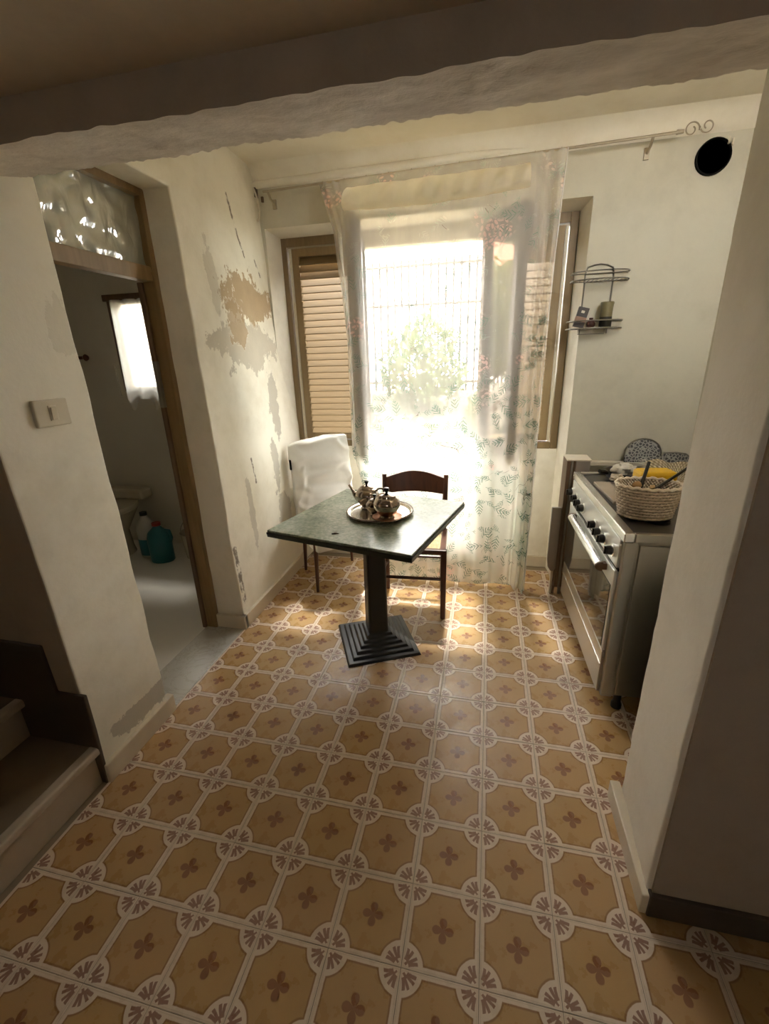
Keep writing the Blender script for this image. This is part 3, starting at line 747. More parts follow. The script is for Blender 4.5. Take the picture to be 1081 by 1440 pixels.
for k, w in enumerate(ws): m.frustum((0, 0), w, w-0.014, 0.0 if k == 0 else 0.014*k, 0.014*(k+1), prt)
m.build('stepped_base', M_black, tb, bevel=0.003)
sc = MB(); sc.tube([(-0.03, 0, 0.004), (0, 0.004, 0.006), (0.03, 0.002, 0.003)], [0.003, 0.008, 0.002], 6)
so = sc.build('dried_leaf', M_knob, smooth=True); so.scale = (0.55, 0.55, 0.55); so.location = (-0.70, 1.10, 0.7492); so.rotation_euler = (0, 0, 0.3); tag(so, 'small dry leaf lying on the green table top', 'leaf')

ZT0 = 0.750
ty = empty('serving_tray', (-0.560, 1.405, ZT0), label='round silver serving tray holding three pots', category='tray')
m = MB(); m.lathe([(0.0, 0.002), (0.14, 0.002), (0.152, 0.004), (0.162, 0.016), (0.170, 0.018), (0.172, 0.014), (0.160, 0.0), (0.0, 0.0)], n=48); m.build('tray_body', M_traymet, ty, smooth=True)
m = MB(); m.tube([(0.170*math.cos(a*math.pi/24), 0.170*math.sin(a*math.pi/24), 0.018) for a in range(48)], 0.003, 6, closed=True); m.build('rim', M_brownedge, ty, smooth=True)
zt = ZT0 + 0.004
pt = empty('teapot', (-0.645, 1.475, zt), math.radians(0), 'pewter teapot with thin upright spout and curved handle', 'teapot')
m = MB(); m.lathe([(0.030, 0), (0.034, 0.003), (0.030, 0.008), (0.040, 0.022), (0.056, 0.045), (0.062, 0.068), (0.058, 0.088), (0.044, 0.104), (0.036, 0.108), (0, 0.108)], n=32); m.build('pot_body', M_steel, pt, smooth=True)
m = MB(); m.lathe([(0.040, 0.107), (0.036, 0.114), (0.020, 0.122), (0.006, 0.126)], n=24); m.build('lid', M_steel, pt, smooth=True)
m = MB(); m.lathe([(0.005, 0.124), (0.007, 0.132), (0.012, 0.140), (0.011, 0.148), (0, 0.152)], n=16); m.build('lid_knob', M_knob, pt, smooth=True)
m = MB(); m.tube([(-0.045, 0.0, 0.045), (-0.068, 0.002, 0.068), (-0.080, 0.004, 0.095), (-0.098, 0.006, 0.122)], [0.017, 0.012, 0.008, 0.006], 10); m.build('spout', M_steel, pt, smooth=True)
m = MB(); m.tube([(0.052, 0, 0.095)] + [(0.075+0.030*math.cos(a), 0, 0.075+0.033*math.sin(a)) for a in [math.radians(q) for q in range(120, -130, -20)]], 0.0055, 8); m.build('handle', M_steel, pt, smooth=True)
def pot(name, loc, s, label, cat, handle=False):
    p = empty(name, loc, 0, label, cat)
    m = MB(); m.lathe([(0.030*s, 0), (0.036*s, 0.004*s), (0.033*s, 0.010*s), (0.050*s, 0.028*s), (0.064*s, 0.055*s), (0.065*s, 0.075*s), (0.054*s, 0.097*s), (0.040*s, 0.108*s), (0, 0.108*s)], n=32); m.build('pot_body', M_steel, p, smooth=True)
    m = MB(); m.lathe([(0.046*s, 0.104*s), (0.044*s, 0.112*s), (0.026*s, 0.120*s), (0.006*s, 0.123*s)], n=24); m.build('lid', M_steel, p, smooth=True)
    m = MB(); m.lathe([(0.006*s, 0.121*s), (0.008*s, 0.129*s), (0.014*s, 0.137*s), (0.012*s, 0.147*s), (0, 0.151*s)], n=16); m.build('lid_knob', M_knob, p, smooth=True)
    return p
sd = MB(); sd.lathe([(0.0, -0.0175), (0.020, -0.0175), (0.022, -0.014), (0.018, 0.0), (0.062, 0.0), (0.074, 0.008), (0.070, 0.010), (0.058, 0.005), (0, 0.005)], n=32)
sdo = sd.build('saucer', simple('copper_brown', (0.42, 0.20, 0.10), 0.3, metal=0.6), smooth=True); sdo.location = (-0.497, 1.292, 0.7695); tag(sdo, 'small brown copper saucer under the round lidded pot', 'saucer')
pot('sugar_pot', (-0.497, 1.292, 0.7740), 1.0, 'round pewter lidded pot standing on the copper saucer', 'pot')
pot('cream_pot', (-0.578, 1.375, zt), 0.72, 'smallest pewter lidded pot between teapot and round pot', 'pot')

# ------------------------------------------------------------------ wooden chair with rush seat
ch = empty('dining_chair', (-0.465, 1.81, 0), math.radians(3), 'dark wooden chair with arched top rail and woven rush seat', 'chair')
def leg(name, a, b, r0, r1, par, mat):
    m = MB(); m.tube([a, tuple((p+q)/2 for p, q in zip(a, b)), b], [r0, (r0+r1)/2+0.002, r1], 8); return m.build(name, mat, par, smooth=50)
for sx in (-1, 1):
    m = MB(); m.frustum((sx*0.205, -0.165), 0.030, 0.034, 0, 0.455); m.build('leg', M_mahog, ch, bevel=0.006)
    m = MB(); m.tube([(sx*0.185, 0.165, 0.0), (sx*0.188, 0.165, 0.44), (sx*0.194, 0.20, 0.64), (sx*0.198, 0.225, 0.795)], [0.015, 0.018, 0.017, 0.015], 8); m.build('leg', M_mahog, ch, smooth=50)
    m = MB(); m.tube([(sx*0.205, -0.165, 0.20), (sx*0.187, 0.165, 0.20)], 0.010, 8); m.tube([(sx*0.205, -0.165, 0.33), (sx*0.187, 0.165, 0.33)], 0.010, 8); m.build('side_stretcher', M_mahog, ch, smooth=True)
m = MB(); m.tube([(-0.205, -0.165, 0.262), (0.205, -0.165, 0.262)], 0.010, 8); m.build('front_stretcher', M_mahog, ch, smooth=True)
m = MB(); m.tube([(-0.187, 0.165, 0.25), (0.187, 0.165, 0.25)], 0.010, 8); m.build('rear_stretcher', M_mahog, ch, smooth=True)
m = MB(); m.box(-0.205, 0.205, -0.182, -0.150, 0.425, 0.455); m.box(-0.19, 0.19, 0.15, 0.18, 0.425, 0.455); m.box(-0.215, -0.18, -0.16, 0.17, 0.425, 0.455); m.box(0.18, 0.215, -0.16, 0.17, 0.425, 0.455); m.build('seat_frame', M_mahog, ch, bevel=0.005)
m = MB(); m.grid(lambda s, t: ((-0.195+0.39*s)*(1-0.05*t), -0.16+0.32*t, 0.452+0.016*math.sin(math.pi*min(1, max(0, s)))*math.sin(math.pi*t)**0.5), 16, 16); m.build('seat', M_rush, ch, smooth=60)
top = []; N = 16
outl = [(-0.198+0.396*i/N, 0.775 + 0.042*math.sin(math.pi*i/N)**1.3) for i in range(N+1)] + [(0.198-0.396*i/N, 0.672+0.012*math.sin(math.pi*i/N)) for i in range(N+1)]
m = MB(); n = len(outl)
def cy(x, z): return 0.225 + (z-0.795)*0.16 + 0.025*(1-(x/0.2)**2)
vs = [(x, cy(x, z)-0.010, z) for x, z in outl] + [(x, cy(x, z)+0.010, z) for x, z in outl]
h2 = N+1; fs = []
for i in range(N):
    a, b, c2, d = i, i+1, 2*N+1-(i+1), 2*N+1-i
    fs += [(a, b, c2, d), (n+d, n+c2, n+b, n+a)]
for i in range(n): fs.append((i, n+i, n+(i+1) % n, (i+1) % n))
m.add(vs, fs); m.build('top_rail', M_mahog, ch, bevel=0.003)

# ------------------------------------------------------------------ covered chair in the corner
c2o = empty('covered_chair', (-1.076, 2.086, 0), math.radians(35), 'chair under a loose wrinkled white cloth cover in the corner', 'chair')
for sx, sy in ((-1, -1), (1, -1), (-1, 1), (1, 1)):
    m = MB(); m.tube([(sx*0.185, sy*0.185, 0.0), (sx*0.168, sy*0.165, 0.40)], [0.010, 0.018], 10); m.build('leg', M_mahog, c2o, smooth=50)
m = MB(); m.box(-0.175, 0.175, -0.17, 0.17, 0.36, 0.42); m.build('seat_rail', M_mahog, c2o, bevel=0.004)
def drape(fn, nu, nv): 
    m = MB(); m.grid(fn, nu, nv); return m
def back_cover(s, t):
    # closed loop around the back slab (s around, t upward)
    W_, D_ = 0.215, 0.045
    an = 2*math.pi*s
    cx_, cy_ = math.cos(an), math.sin(an)
    e = 0.28
    x = W_*math.copysign(abs(cx_)**e, cx_); y = D_*math.copysign(abs(cy_)**e, cy_)
    z = 0.30 + 0.66*min(1, t/0.94)
    if t > 0.94:
        q = (t-0.94)/0.06; x *= (1-q); y *= (1-q); z = 0.96 + 0.016*math.sin(q*math.pi/2)
    round_ = 1 - 0.05*max(0, (t-0.8)/0.2)**2
    x *= round_
    yb = 0.165 + 0.10*max(0, (z-0.42))/0.55
    rg = lambda q, a: max(0, 1-abs(nz(q, 1.0, a))*4.5)
    wr = 1.5*(0.014*rg((x*5+z*3, z*6, 0.2), 3) + 0.012*rg((x*9-z*5, z*4, 0.9), 6)*(z < 0.8)) + 0.016*nz((x*6, z*9, y*5), 1.0, 2) + 0.012*nz((x*16+z*6, z*9, 0.3), 1.0, 5) + 0.010*(1-abs(nz((x*5-z*4, z*11, 0.7), 1.0, 8))*3)*(z < 0.75) + 0.008*math.sin(x*38+3*z)*max(0, 0.8-z)*1.2
    sl = -math.copysign(1, cy_)
    y2 = yb + y + (-wr if cy_ < 0 else wr) - (0.02*math.exp(-((z-0.56)/0.05)**2)*max(0, -cy_))
    z += 0.010*nz((x*5, 0, 0), 2.0)*(t > 0.9) + 0.024*(x/0.215)*t*t + 0.006*t
    return (x+0.006*nz((z*8, s*9, 0), 1.0), y2, z)
m = MB(); m.grid(back_cover, 110, 60); m.build('back_cover', M_cover, c2o, smooth=180)
def seat_cover(s, t):
    # seat top and drop at the front and sides
    an = 2*math.pi*s; e = 0.35; cx_, cy_ = math.cos(an), math.sin(an)
    qx = math.copysign(abs(cx_)**e, cx_); qy = math.copysign(abs(cy_)**e, cy_)
    if t < 0.5:
        k = t/0.5; x = 0.192*k*qx; y = -0.02+0.190*k*qy; z = 0.475 + 0.018*nz((x*12, y*12, 0), 1.0, 3) + 0.012*nz((x*25, y*10, 0), 1.0, 7)
        z += 0.02*(1-k)
    else:
        k = (t-0.5)/0.5; fl_ = 1 + 0.02*k + 0.03*k*math.sin(s*50)*0.5
        x = 0.192*qx*fl_; y = -0.02+0.190*qy*fl_; z = 0.475 - 0.17*k - 0.01*math.sin(s*21)*k
    return (x, y, z)
m = MB(); m.grid(seat_cover, 120, 30); m.build('seat_cover', M_cover, c2o, smooth=180)
m = MB(); m.box(-0.224, -0.214, 0.185, 0.215, 0.78, 0.85); m.build('cloth_tag', M_black_matt, c2o, bevel=0.002)

# ------------------------------------------------------------------ cooker
SZ = 0.850
sv = empty('gas_cooker', (0.493, 1.035, 0), math.radians(1.5), 'wide steel gas cooker with black knobs and bar-handled oven door', 'cooker')
SL, SD = 0.955, 0.60      # length along the wall side, depth
def sp_(name, mat, b, bev=0.003, parent=None): m = MB(); m.box(*b); return m.build(name, mat, parent or sv, bevel=bev)
sp_('body', M_brushed, (0.02, SD, 0.012, SL, 0.085, 0.815))
sp_('corner_post', M_brushed, (0.0, 0.045, 0.0, 0.03, 0.085, 0.82)); sp_('corner_post', M_brushed, (0.0, 0.045, SL-0.03, SL, 0.085, 0.82))
sidep = sp_('side_panel', M_brushed, (0.055, SD, 0.002, 0.014, 0.10, 0.80))
sp_('hob_top', M_hob, (0.015, SD, 0.01, SL-0.01, 0.815, 0.838))
sp_('front_rim', M_chrome, (-0.008, 0.03, -0.004, SL+0.004, 0.812, SZ), 0.004); sp_('side_rim', M_brushed, (0.03, SD, -0.004, 0.02, 0.812, SZ), 0.004); sp_('side_rim', M_brushed, (0.03, SD, SL-0.02, SL+0.004, 0.812, SZ), 0.004); sp_('rear_rim', M_brushed, (SD-0.02, SD+0.002, 0.0, SL, 0.812, SZ), 0.004)
sp_('control_panel', M_panel, (-0.010, 0.02, 0.03, SL-0.03, 0.690, 0.812), 0.002)
sp_('panel_gap', M_black_matt, (-0.004, 0.02, 0.02, SL-0.02, 0.678, 0.690), 0)
dr = sp_('oven_door', M_panel, (-0.014, 0.02, 0.03, SL-0.03, 0.30, 0.676), 0.004)
sp_('oven_window', M_ovenglass, (-0.017, -0.012, 0.045, SL-0.045, 0.31, 0.605), 0.001, dr)
hd = MB(); pr = []
for k in range(9):
    a = math.pi*k/8; pr.append((-0.030 - 0.030*math.sin(a), 0.648 + 0.020*math.cos(a)))
pr = [(x_, z_) for x_, z_ in pr]
hd.prism(pr, 0.13, SL-0.22, 'Y'); ho = hd.build('door_handle', M_chrome, dr, smooth=True)
for yy in (0.122, SL-0.22):
    e = MB(); pr2 = [(x_*1.03, 0.648+(z_-0.648)*1.05) for x_, z_ in pr]; e.prism(pr2, yy, yy+0.010, 'Y'); e.box(-0.034, -0.012, yy, yy+0.03, 0.634, 0.662); e.build('handle_cap', M_brownedge, dr)
sp_('lower_panel', M_brushed, (-0.012, 0.02, 0.03, SL-0.03, 0.085, 0.292), 0.003); sp_('panel_seam', M_chrome, (-0.0145, 0.0, 0.03, SL-0.03, 0.225, 0.230), 0.001)
km = MB(); KR = Matrix.Rotation(math.radians(-90), 4, 'Y')
km.lathe([(0.020, 0.004), (0.0195, 0.018), (0.017, 0.030), (0.0, 0.031)], n=20, M=KR); km.box(-0.038, -0.028, -0.004, 0.004, -0.016, 0.016)
kme = km.mesh('knob', M_knob, smooth=True)
rm = MB(); rm.lathe([(0.027, 0.0), (0.027, 0.007), (0.021, 0.010), (0, 0.010)], n=20, M=KR); rme = rm.mesh('knob_ring', M_chrome, smooth=True)
for yw in (0.90, 0.785, 0.70, 0.615, 0.375, 0.285, 0.205, 0.085):
    o = bpy.data.objects.new('knob', kme); COL.objects.link(o); o.parent = sv; o.location = (-0.010, yw, 0.742)
    r_ = bpy.data.objects.new('knob_ring', rme); COL.objects.link(r_); r_.parent = o
for x_, y_ in ((0.085, 0.045), (SD-0.06, 0.045), (0.085, SL-0.045), (SD-0.06, SL-0.045)):
    m = MB(); m.lathe([(0.022, 0), (0.022, 0.02), (0.016, 0.03), (0.016, 0.09)], (x_, y_, 0), 14); m.build('foot', M_black, sv, smooth=True)
for x_, y_ in ((0.17, 0.18), (0.45, 0.18), (0.17, 0.78), (0.45, 0.78)):
    m = MB(); m.lathe([(0.045, 0.838), (0.045, 0.846), (0.03, 0.850), (0, 0.850)], (x_, y_, 0), 18); m.build('burner', M_black, sv, smooth=True)

# things on the cooker (hob surface z = 0.838)
hz = 0.838
sl = MB(); sl.box(-0.108, 0.108, -0.17, 0.17, 0, 0.018); so = sl.build('worktop_board', M_board, bevel=0.004); so.location = (0.638, 1.60, 0.8376); so.rotation_euler = (0, 0, math.radians(3)); tag(so, 'pale scuffed board lying across the cooker hob', 'board')
# basket
hz = 0.8487
bk = empty('wicker_basket', (0.615, 1.255, hz), 0.0, 'pale woven wicker basket with flared oval rim on cooker', 'basket')
m = MB(); sx_, sy_ = 1.0, 0.78
def ov(r, z): return (r, z)
m.lathe([(0.0, 0.001), (0.088, 0.001), (0.094, 0.006), (0.101, 0.045), (0.110, 0.09), (0.119, 0.128), (0.123, 0.136), (0.118, 0.139), (0.110, 0.130), (0.101, 0.09), (0.092, 0.045), (0.085, 0.010), (0.0, 0.008)], n=64, sx=sx_, sy=sy_); m.build('weave', M_wicker, bk, smooth=True)
strand = MB()
for r_i in range(10):
    zz = 0.010 + 0.0125*r_i; rr = 0.0955 + 0.0255*(zz/0.136)
    pts = []
    for k in range(96):
        an = 2*math.pi*k/96; q = rr + 0.0032*math.sin(an*24 + math.pi*r_i); pts.append((q*math.cos(an)*sx_, q*math.sin(an)*sy_, zz))
    strand.tube(pts, 0.0052, 5, closed=True)
so = strand.build('wicker_strands', simple('wicker_strand', (0.74, 0.63, 0.51), 0.8, var=0.3, scale=60), bk, smooth=True); so['kind'] = 'stuff'
m = MB(); pts = [((0.122+0.002*math.sin(k*0.9))*math.cos(2*math.pi*k/80)*sx_, (0.122+0.002*math.sin(k*0.9))*math.sin(2*math.pi*k/80)*sy_, 0.138+0.003*math.sin(k*1.7)) for k in range(80)]; m.tube(pts, 0.007, 6, closed=True); m.build('rim', simple('wicker_rim', (0.78, 0.69, 0.57), 0.8, var=0.25, scale=60), bk, smooth=True)
bz = hz + 0.010
def stick(name, a, b, r0, r1, mat, label, cat, head=None):
    m = MB(); a, b = Vector(a), Vector(b); m.tube([Vector((0, 0, 0)), (b-a)/2, b-a], [r0, (r0+r1)/2, r1], 8)
    if head: m.lathe([(0, -head), (head*0.8, -head*0.5), (head, 0), (head*0.7, head*0.7), (0, head)], tuple(b-a), 12, sy=0.5)
    o = m.build(name, mat, smooth=True); o.location = a; tag(o, label, cat); return o
stick('knife', (0.575, 1.27, bz+0.005), (0.635, 1.36, 1.055), 0.008, 0.007, M_knob, 'dark-handled knife leaning upright in the wicker basket', 'knife')
stick('wooden_spoon', (0.645, 1.25, bz+0.005), (0.560, 1.225, 0.988), 0.007, 0.006, M_lightwood, 'wooden spoon with round head standing in the basket', 'spoon', head=0.019)
stick('spatula', (0.66, 1.27, bz+0.005), (0.610, 1.205, 0.99), 0.009, 0.010, M_lightwood, 'light wooden spatula handle leaning over the basket rim', 'spatula')
stick('ladle', (0.537, 1.224, 0.892), (0.805, 1.3535, 1.055), 0.006, 0.006, M_knob, 'long black ladle handle slanting out of the basket', 'ladle')
m = MB(); m.lathe([(0.0, 0.0), (0.021, 0.004), (0.029, 0.021), (0.025, 0.038), (0.0, 0.046)], n=16); o = m.build('onion', M_fabric_white, smooth=True); o.location = (0.676, 1.226, 0.918); tag(o, 'pale onion lying in the wicker basket', 'onion')
# yellow box
yb = MB(); yb.box(-0.078, 0.078, -0.05, 0.05, 0, 0.139); o = yb.build('yellow_tub', M_yellow, bevel=0.014); o.location = (0.705, 1.475, 0.8553); o.rotation_euler = (0, 0, math.radians(8)); tag(o, 'bright yellow plastic tub behind the wicker basket', 'tub')
# pan with black handle and rags at the far end of the hob
pn = empty('frying_pan', (0.700, 1.90, 0.8497), math.radians(200), 'dark frying pan with black handle at back of cooker', 'pan')
m = MB(); m.lathe([(0.0, 0.0), (0.085, 0.0), (0.105, 0.035), (0.101, 0.035), (0.083, 0.005), (0, 0.005)], n=32); m.build('pan_body', M_hob, pn, smooth=True)
m = MB(); m.tube([(0.095, 0, 0.028), (0.14, 0.02, 0.045), (0.165, 0.03, 0.05)], [0.010, 0.013, 0.010], 8); m.build('pan_handle', M_knob, pn, smooth=True)
def lump(name, loc, r, mat, label, cat, seed, fl_=0.6):
    m = MB()
    def f(s, t):
        th, ph = 2*math.pi*s, math.pi*t; d = Vector((math.sin(ph)*math.cos(th), math.sin(ph)*math.sin(th), math.cos(ph)*fl_)); k = 1 + 0.45*nz(d*1.6, 1.0, seed) + 0.25*nz(d*4, 1.0, seed+3)
        p = d*r*k; p.z = max(p.z, -r*fl_*0.85); return p
    m.grid(f, 24, 14); o = m.build(name, mat, smooth=True); o.location = loc; return tag(o, label, cat)
lump('dish_cloth', (0.703, 1.902, 0.889), 0.060, M_fabric_white, 'crumpled white dish cloth on the frying pan', 'cloth', 1)
lump('rag', (0.625, 1.745, 0.884), 0.034, M_board, 'small crumpled tan rag beside the frying pan', 'rag', 4, 0.55)
# straw mat leaning at the back
smt = MB()
smt.grid(lambda s, t: (-0.12+0.26*s+0.004*math.sin(t*20), 0.10*t + 0.01*math.sin(s*7), 0.004+0.120*t*(1-0.12*s) + 0.006*math.sin(s*14+t*5)), 40, 24)
o = smt.build('straw_mat', None or wicker('straw', (0.42, 0.34, 0.22), (0.70, 0.60, 0.44), 0.7), smooth=True, fix=False); so_ = o.modifiers.new('solid', 'SOLIDIFY'); so_.thickness = 0.006
o.location = (0.885, 1.70, 0.845); tag(o, 'beige woven straw mat propped behind the yellow tub', 'mat')
fr = MB()
for k in range(26):
    x_ = -0.12; z_ = 0.035+0.090*k/25; y_ = 0.022+0.078*k/25
    fr.tube([(x_+0.004, y_, z_), (x_-0.02-0.012*random.random(), y_-0.004+0.01*random.random(), z_+0.012*random.uniform(-1, 1))], 0.0012, 4)
fo = fr.build('fringe', M_fabric_white, o); fo['kind'] = 'stuff'
# filigree platter leaning on the back wall
pl = empty('silver_platter', (0.955, 2.215, 0.862), label='ornate silver filigree platter propped upright against the back wall', category='platter')
m = MB(); outl = []
for k in range(24): a = math.pi*k/23; outl.append((-0.075 - 0.100*math.cos(a), 0.035+0.105*math.sin(a)**0.8))
outl += [(0.04, 0.060), (0.10, 0.062), (0.155, 0.055), (0.178, 0.035), (0.178, 0.0), (-0.175, 0.0)]
m.prism(outl, -0.006, 0.006, 'Y'); po = m.build('plate', M_filigree, pl, bevel=0.003)
m = MB(); m.tube([(x_, -0.008, z_) for x_, z_ in outl[:-2]], 0.005, 6); m.build('beaded_edge', M_wire, pl, smooth=True)
pl.rotation_euler = (math.radians(-12), 0, 0)
ps = MB(); ps.box(0.46, 1.14, 2.212, 2.262, 0.835, 0.860); o = ps.build('wall_ledge', M_cream, bevel=0.004); origin(o, (0.8, 2.237, 0.835)); tag(o, 'narrow cream ledge along the wall behind the cooker', 'ledge')

# folded table between the cooker and the back wall
ft = empty('folded_table', (0.44, 2.10, 0), label='folded drop-leaf table stood on edge between cooker and back wall', category='folding table')
def fp(name, mat, b, bev=0.003): m = MB(); m.box(*b); return m.build(name, mat, ft, bevel=bev)
fp('board', M_brownedge, (-0.010, 0.012, -0.05, 0.10, 0.06, 0.898)); fp('board', M_greyboard, (0.014, 0.026, -0.045, 0.10, 0.05, 0.898)); fp('board', M_brownedge, (0.028, 0.040, -0.045, 0.10, 0.06, 0.898))
fp('board', M_greyboard, (0.042, 0.120, -0.04, 0.10, 0.06, 0.898))
fp('top_strip', M_cream, (-0.010, 0.125, -0.05, 0.105, 0.898, 0.906), 0.001)
m = MB(); lf = [(-0.065, 0.60), (-0.010, 0.60), (0.0, 0.20), (-0.02, 0.165), (-0.040, 0.168), (-0.058, 0.195), (-0.066, 0.25)]
m.prism(lf, -0.035, -0.012, 'Y'); m.build('drop_leaf', M_greyboard, ft, bevel=0.003)
fp('leg', M_brownedge, (-0.016, -0.002, -0.03, -0.01, 0.0, 0.20)); fp('leg', M_greyboard, (0.020, 0.036, -0.03, -0.01, 0.0, 0.07)); fp('leg', M_cream, (-0.035, -0.020, -0.03, -0.010, 0.0, 0.19))

# gas cylinder standing beside the cooker, mostly behind the pier
gc = empty('gas_cylinder', (0.76, 0.82, 0), label='black gas cylinder mirrored in the cooker side panel', category='gas cylinder')
m = MB(); m.lathe([(0.12, 0.0), (0.125, 0.02), (0.15, 0.05), (0.152, 0.42), (0.14, 0.50), (0.09, 0.55), (0.0, 0.565)], n=32); m.build('tank', M_black_matt, gc, smooth=True)
m = MB(); m.lathe([(0.02, 0.56), (0.02, 0.62), (0.0, 0.62)], n=12); m.build('valve', M_rod, gc, smooth=True)

# ------------------------------------------------------------------ wire rack on the wall, vent, switch, cable
rk = empty('wire_rack', (0.53, WM, 1.62), label='two-tier wire wall rack beside the window', category='wall rack')
def dshape(x0, x1, d, z, n=16):
    xm, w = (x0+x1)/2, (x1-x0)/2; return [(xm - w*math.cos(math.pi*k/n), -0.012 - d*math.sin(math.pi*k/n)**0.7, z) for k in range(n+1)]
for nm, x0, x1, z0 in (('upper_tier', -0.150, 0.145, 0.252), ('lower_tier', -0.150, 0.140, 0.006)):
    m = MB(); m.tube(dshape(x0, x1, 0.115, z0), 0.004, 6); m.tube(dshape(x0, x1, 0.115, z0+0.040), 0.0038, 6); m.tube([(x0, -0.012, z0), (x1, -0.012, z0)], 0.003, 6); m.tube([(x0, -0.012, z0+0.04), (x1, -0.012, z0+0.04)], 0.003, 6)
    for k in range(13):
        x_ = x0 + (x1-x0)*(k+1)/14; w = (x1-x0)/2; u = (x_-(x0+x1)/2)/w; d = 0.115*max(0, (1-u*u))**0.35
        m.tube([(x_, -0.012, z0), (x_, -0.012-d, z0)], 0.0022, 5)
    m.build(nm, M_wire, rk, smooth=True)
m = MB()
m.tube([(-0.075, -0.006, -0.02), (-0.075, -0.006, 0.29), (-0.065, -0.006, 0.325), (-0.03, -0.006, 0.335), (0.0, -0.006, 0.338), (0.035, -0.006, 0.332), (0.065, -0.006, 0.318), (0.072, -0.006, 0.29), (0.072, -0.006, -0.02)], 0.0046, 6); m.build('back_wire', M_wire, rk, smooth=True)
m = MB(); m.tube([(-0.09, -0.05, 0.003), (-0.09, -0.05, -0.022), (0.05, -0.05, -0.022), (0.05, -0.05, 0.003)], 0.0025, 6); m.build('towel_bar', M_wire, rk, smooth=True)
rz = 1.62+0.0085
pk = MB(); pk.box(-0.028, 0.028, -0.014, 0.014, 0, 0.105); pk.box(-0.029, 0.029, -0.015, 0.015, 0.03, 0.055, k=1); pk.box(-0.010, 0.008, -0.0155, -0.013, 0.075, 0.088, k=2)
o = pk.build('spice_packet', [simple('packet_dark', (0.03, 0.022, 0.02), 0.5), simple('packet_band', (0.30, 0.17, 0.11), 0.5), M_fabric_white], bevel=0.002); o.location = (0.435, 2.222, rz+0.0072); o.rotation_euler = (0, math.radians(14), 0); tag(o, 'dark spice packet with tan band leaning on the wire rack', 'packet')
m = MB(); m.lathe([(0.012, 0), (0.022, 0.008), (0.025, 0.022), (0.018, 0.036), (0.010, 0.044), (0.012, 0.054), (0, 0.056)], n=20); o = m.build('small_jar', simple('jar_redbrown', (0.07, 0.022, 0.016), 0.3), smooth=True); o.location = (0.503, 2.222, rz); tag(o, 'small round red-brown jar on the wire rack', 'jar')
tj = empty('tall_jar', (0.578, 2.222, rz), label='tall jar with olive top and dark base on wire rack', category='jar')
m = MB(); m.lathe([(0.030, 0), (0.033, 0.004), (0.032, 0.055), (0.0, 0.055)], n=20); m.build('jar_base', simple('jar_dark', (0.02, 0.018, 0.012), 0.4), tj, smooth=True)
m = MB(); m.lathe([(0.031, 0.054), (0.032, 0.10), (0.034, 0.118), (0.036, 0.125), (0.033, 0.132), (0.0, 0.132)], n=20); m.build('jar_top', M_olive, tj, smooth=True)
pp = MB(); pp.box(-0.04, 0.04, -0.018, 0.018, 0, 0.003); o = pp.build('paper_slip', M_cover); o.location = (0.500, 2.176, rz-0.001); tag(o, 'white paper slip lying on the wire rack', 'paper')

vt = empty('flue_hole', (0.990, WM, 2.398), label='round black flue opening high in the back wall', category='flue')
RX = Matrix.Rotation(math.radians(90), 4, 'X')
m = MB(); m.lathe([(0.078, -0.01), (0.079, 0.016), (0.074, 0.019), (0.071, 0.016), (0.071, -0.004)], n=32, M=RX); m.build('collar', M_black_matt, vt, smooth=True)
m = MB(); m.lathe([(0.072, 0.008), (0.0, 0.008)], n=32, M=RX); m.build('dark_opening', M_black_matt, vt)
for k, (dx_, dz_) in enumerate(((0.055, 0.058), (0.072, 0.05))):
    m = MB(); m.box(dx_-0.004, dx_+0.004, -0.024, -0.012, dz_-0.014, dz_+0.016); m.build('clip', M_cream, vt, bevel=0.002)

sw = empty('light_switch', (XL(0.5, 1.37)+0.001, 0.500, 1.370), label='cream rectangular light switch plate on the pier', category='light switch')
m = MB(); m.box(-0.006, 0.011, -0.060, 0.060, -0.042, 0.042); m.build('plate', M_white_plastic, sw, bevel=0.004)
m = MB(); m.box(0.010, 0.014, -0.014, 0.014, -0.024, 0.024); m.build('surround', M_cream, sw, bevel=0.001)
m = MB(); m.box(0.012, 0.018, -0.010, 0.010, -0.020, 0.020, Matrix.Rotation(math.radians(6), 4, 'Y')); m.build('rocker', M_white_plastic, sw, bevel=0.002)

cb = MB(); cb.tube([(-1.492, 2.255, 2.50), (-1.470, 2.235, 2.46), (-1.455, 2.225, 2.42), (-1.450, 2.225, 2.37), (-1.462, 2.23, 2.33), (-1.478, 2.24, 2.32)], 0.006, 8)
o = cb.build('cable', M_cream, smooth=True); origin(o, (-1.47, 2.24, 2.32)); tag(o, 'short white cable looped in the upper wall corner', 'cable')
wb = MB(); wb.box(-1.455, -1.440, WM-0.012, WM+0.002, 2.425, 2.455); wb.box(-1.488, -1.476, WM-0.03, WM+0.002, 2.45, 2.50); o = wb.build('wall_box', M_brownedge, bevel=0.002); origin(o, (-1.46, WM, 2.44)); tag(o, 'small dark junction clip beside the corner cable', 'clip')

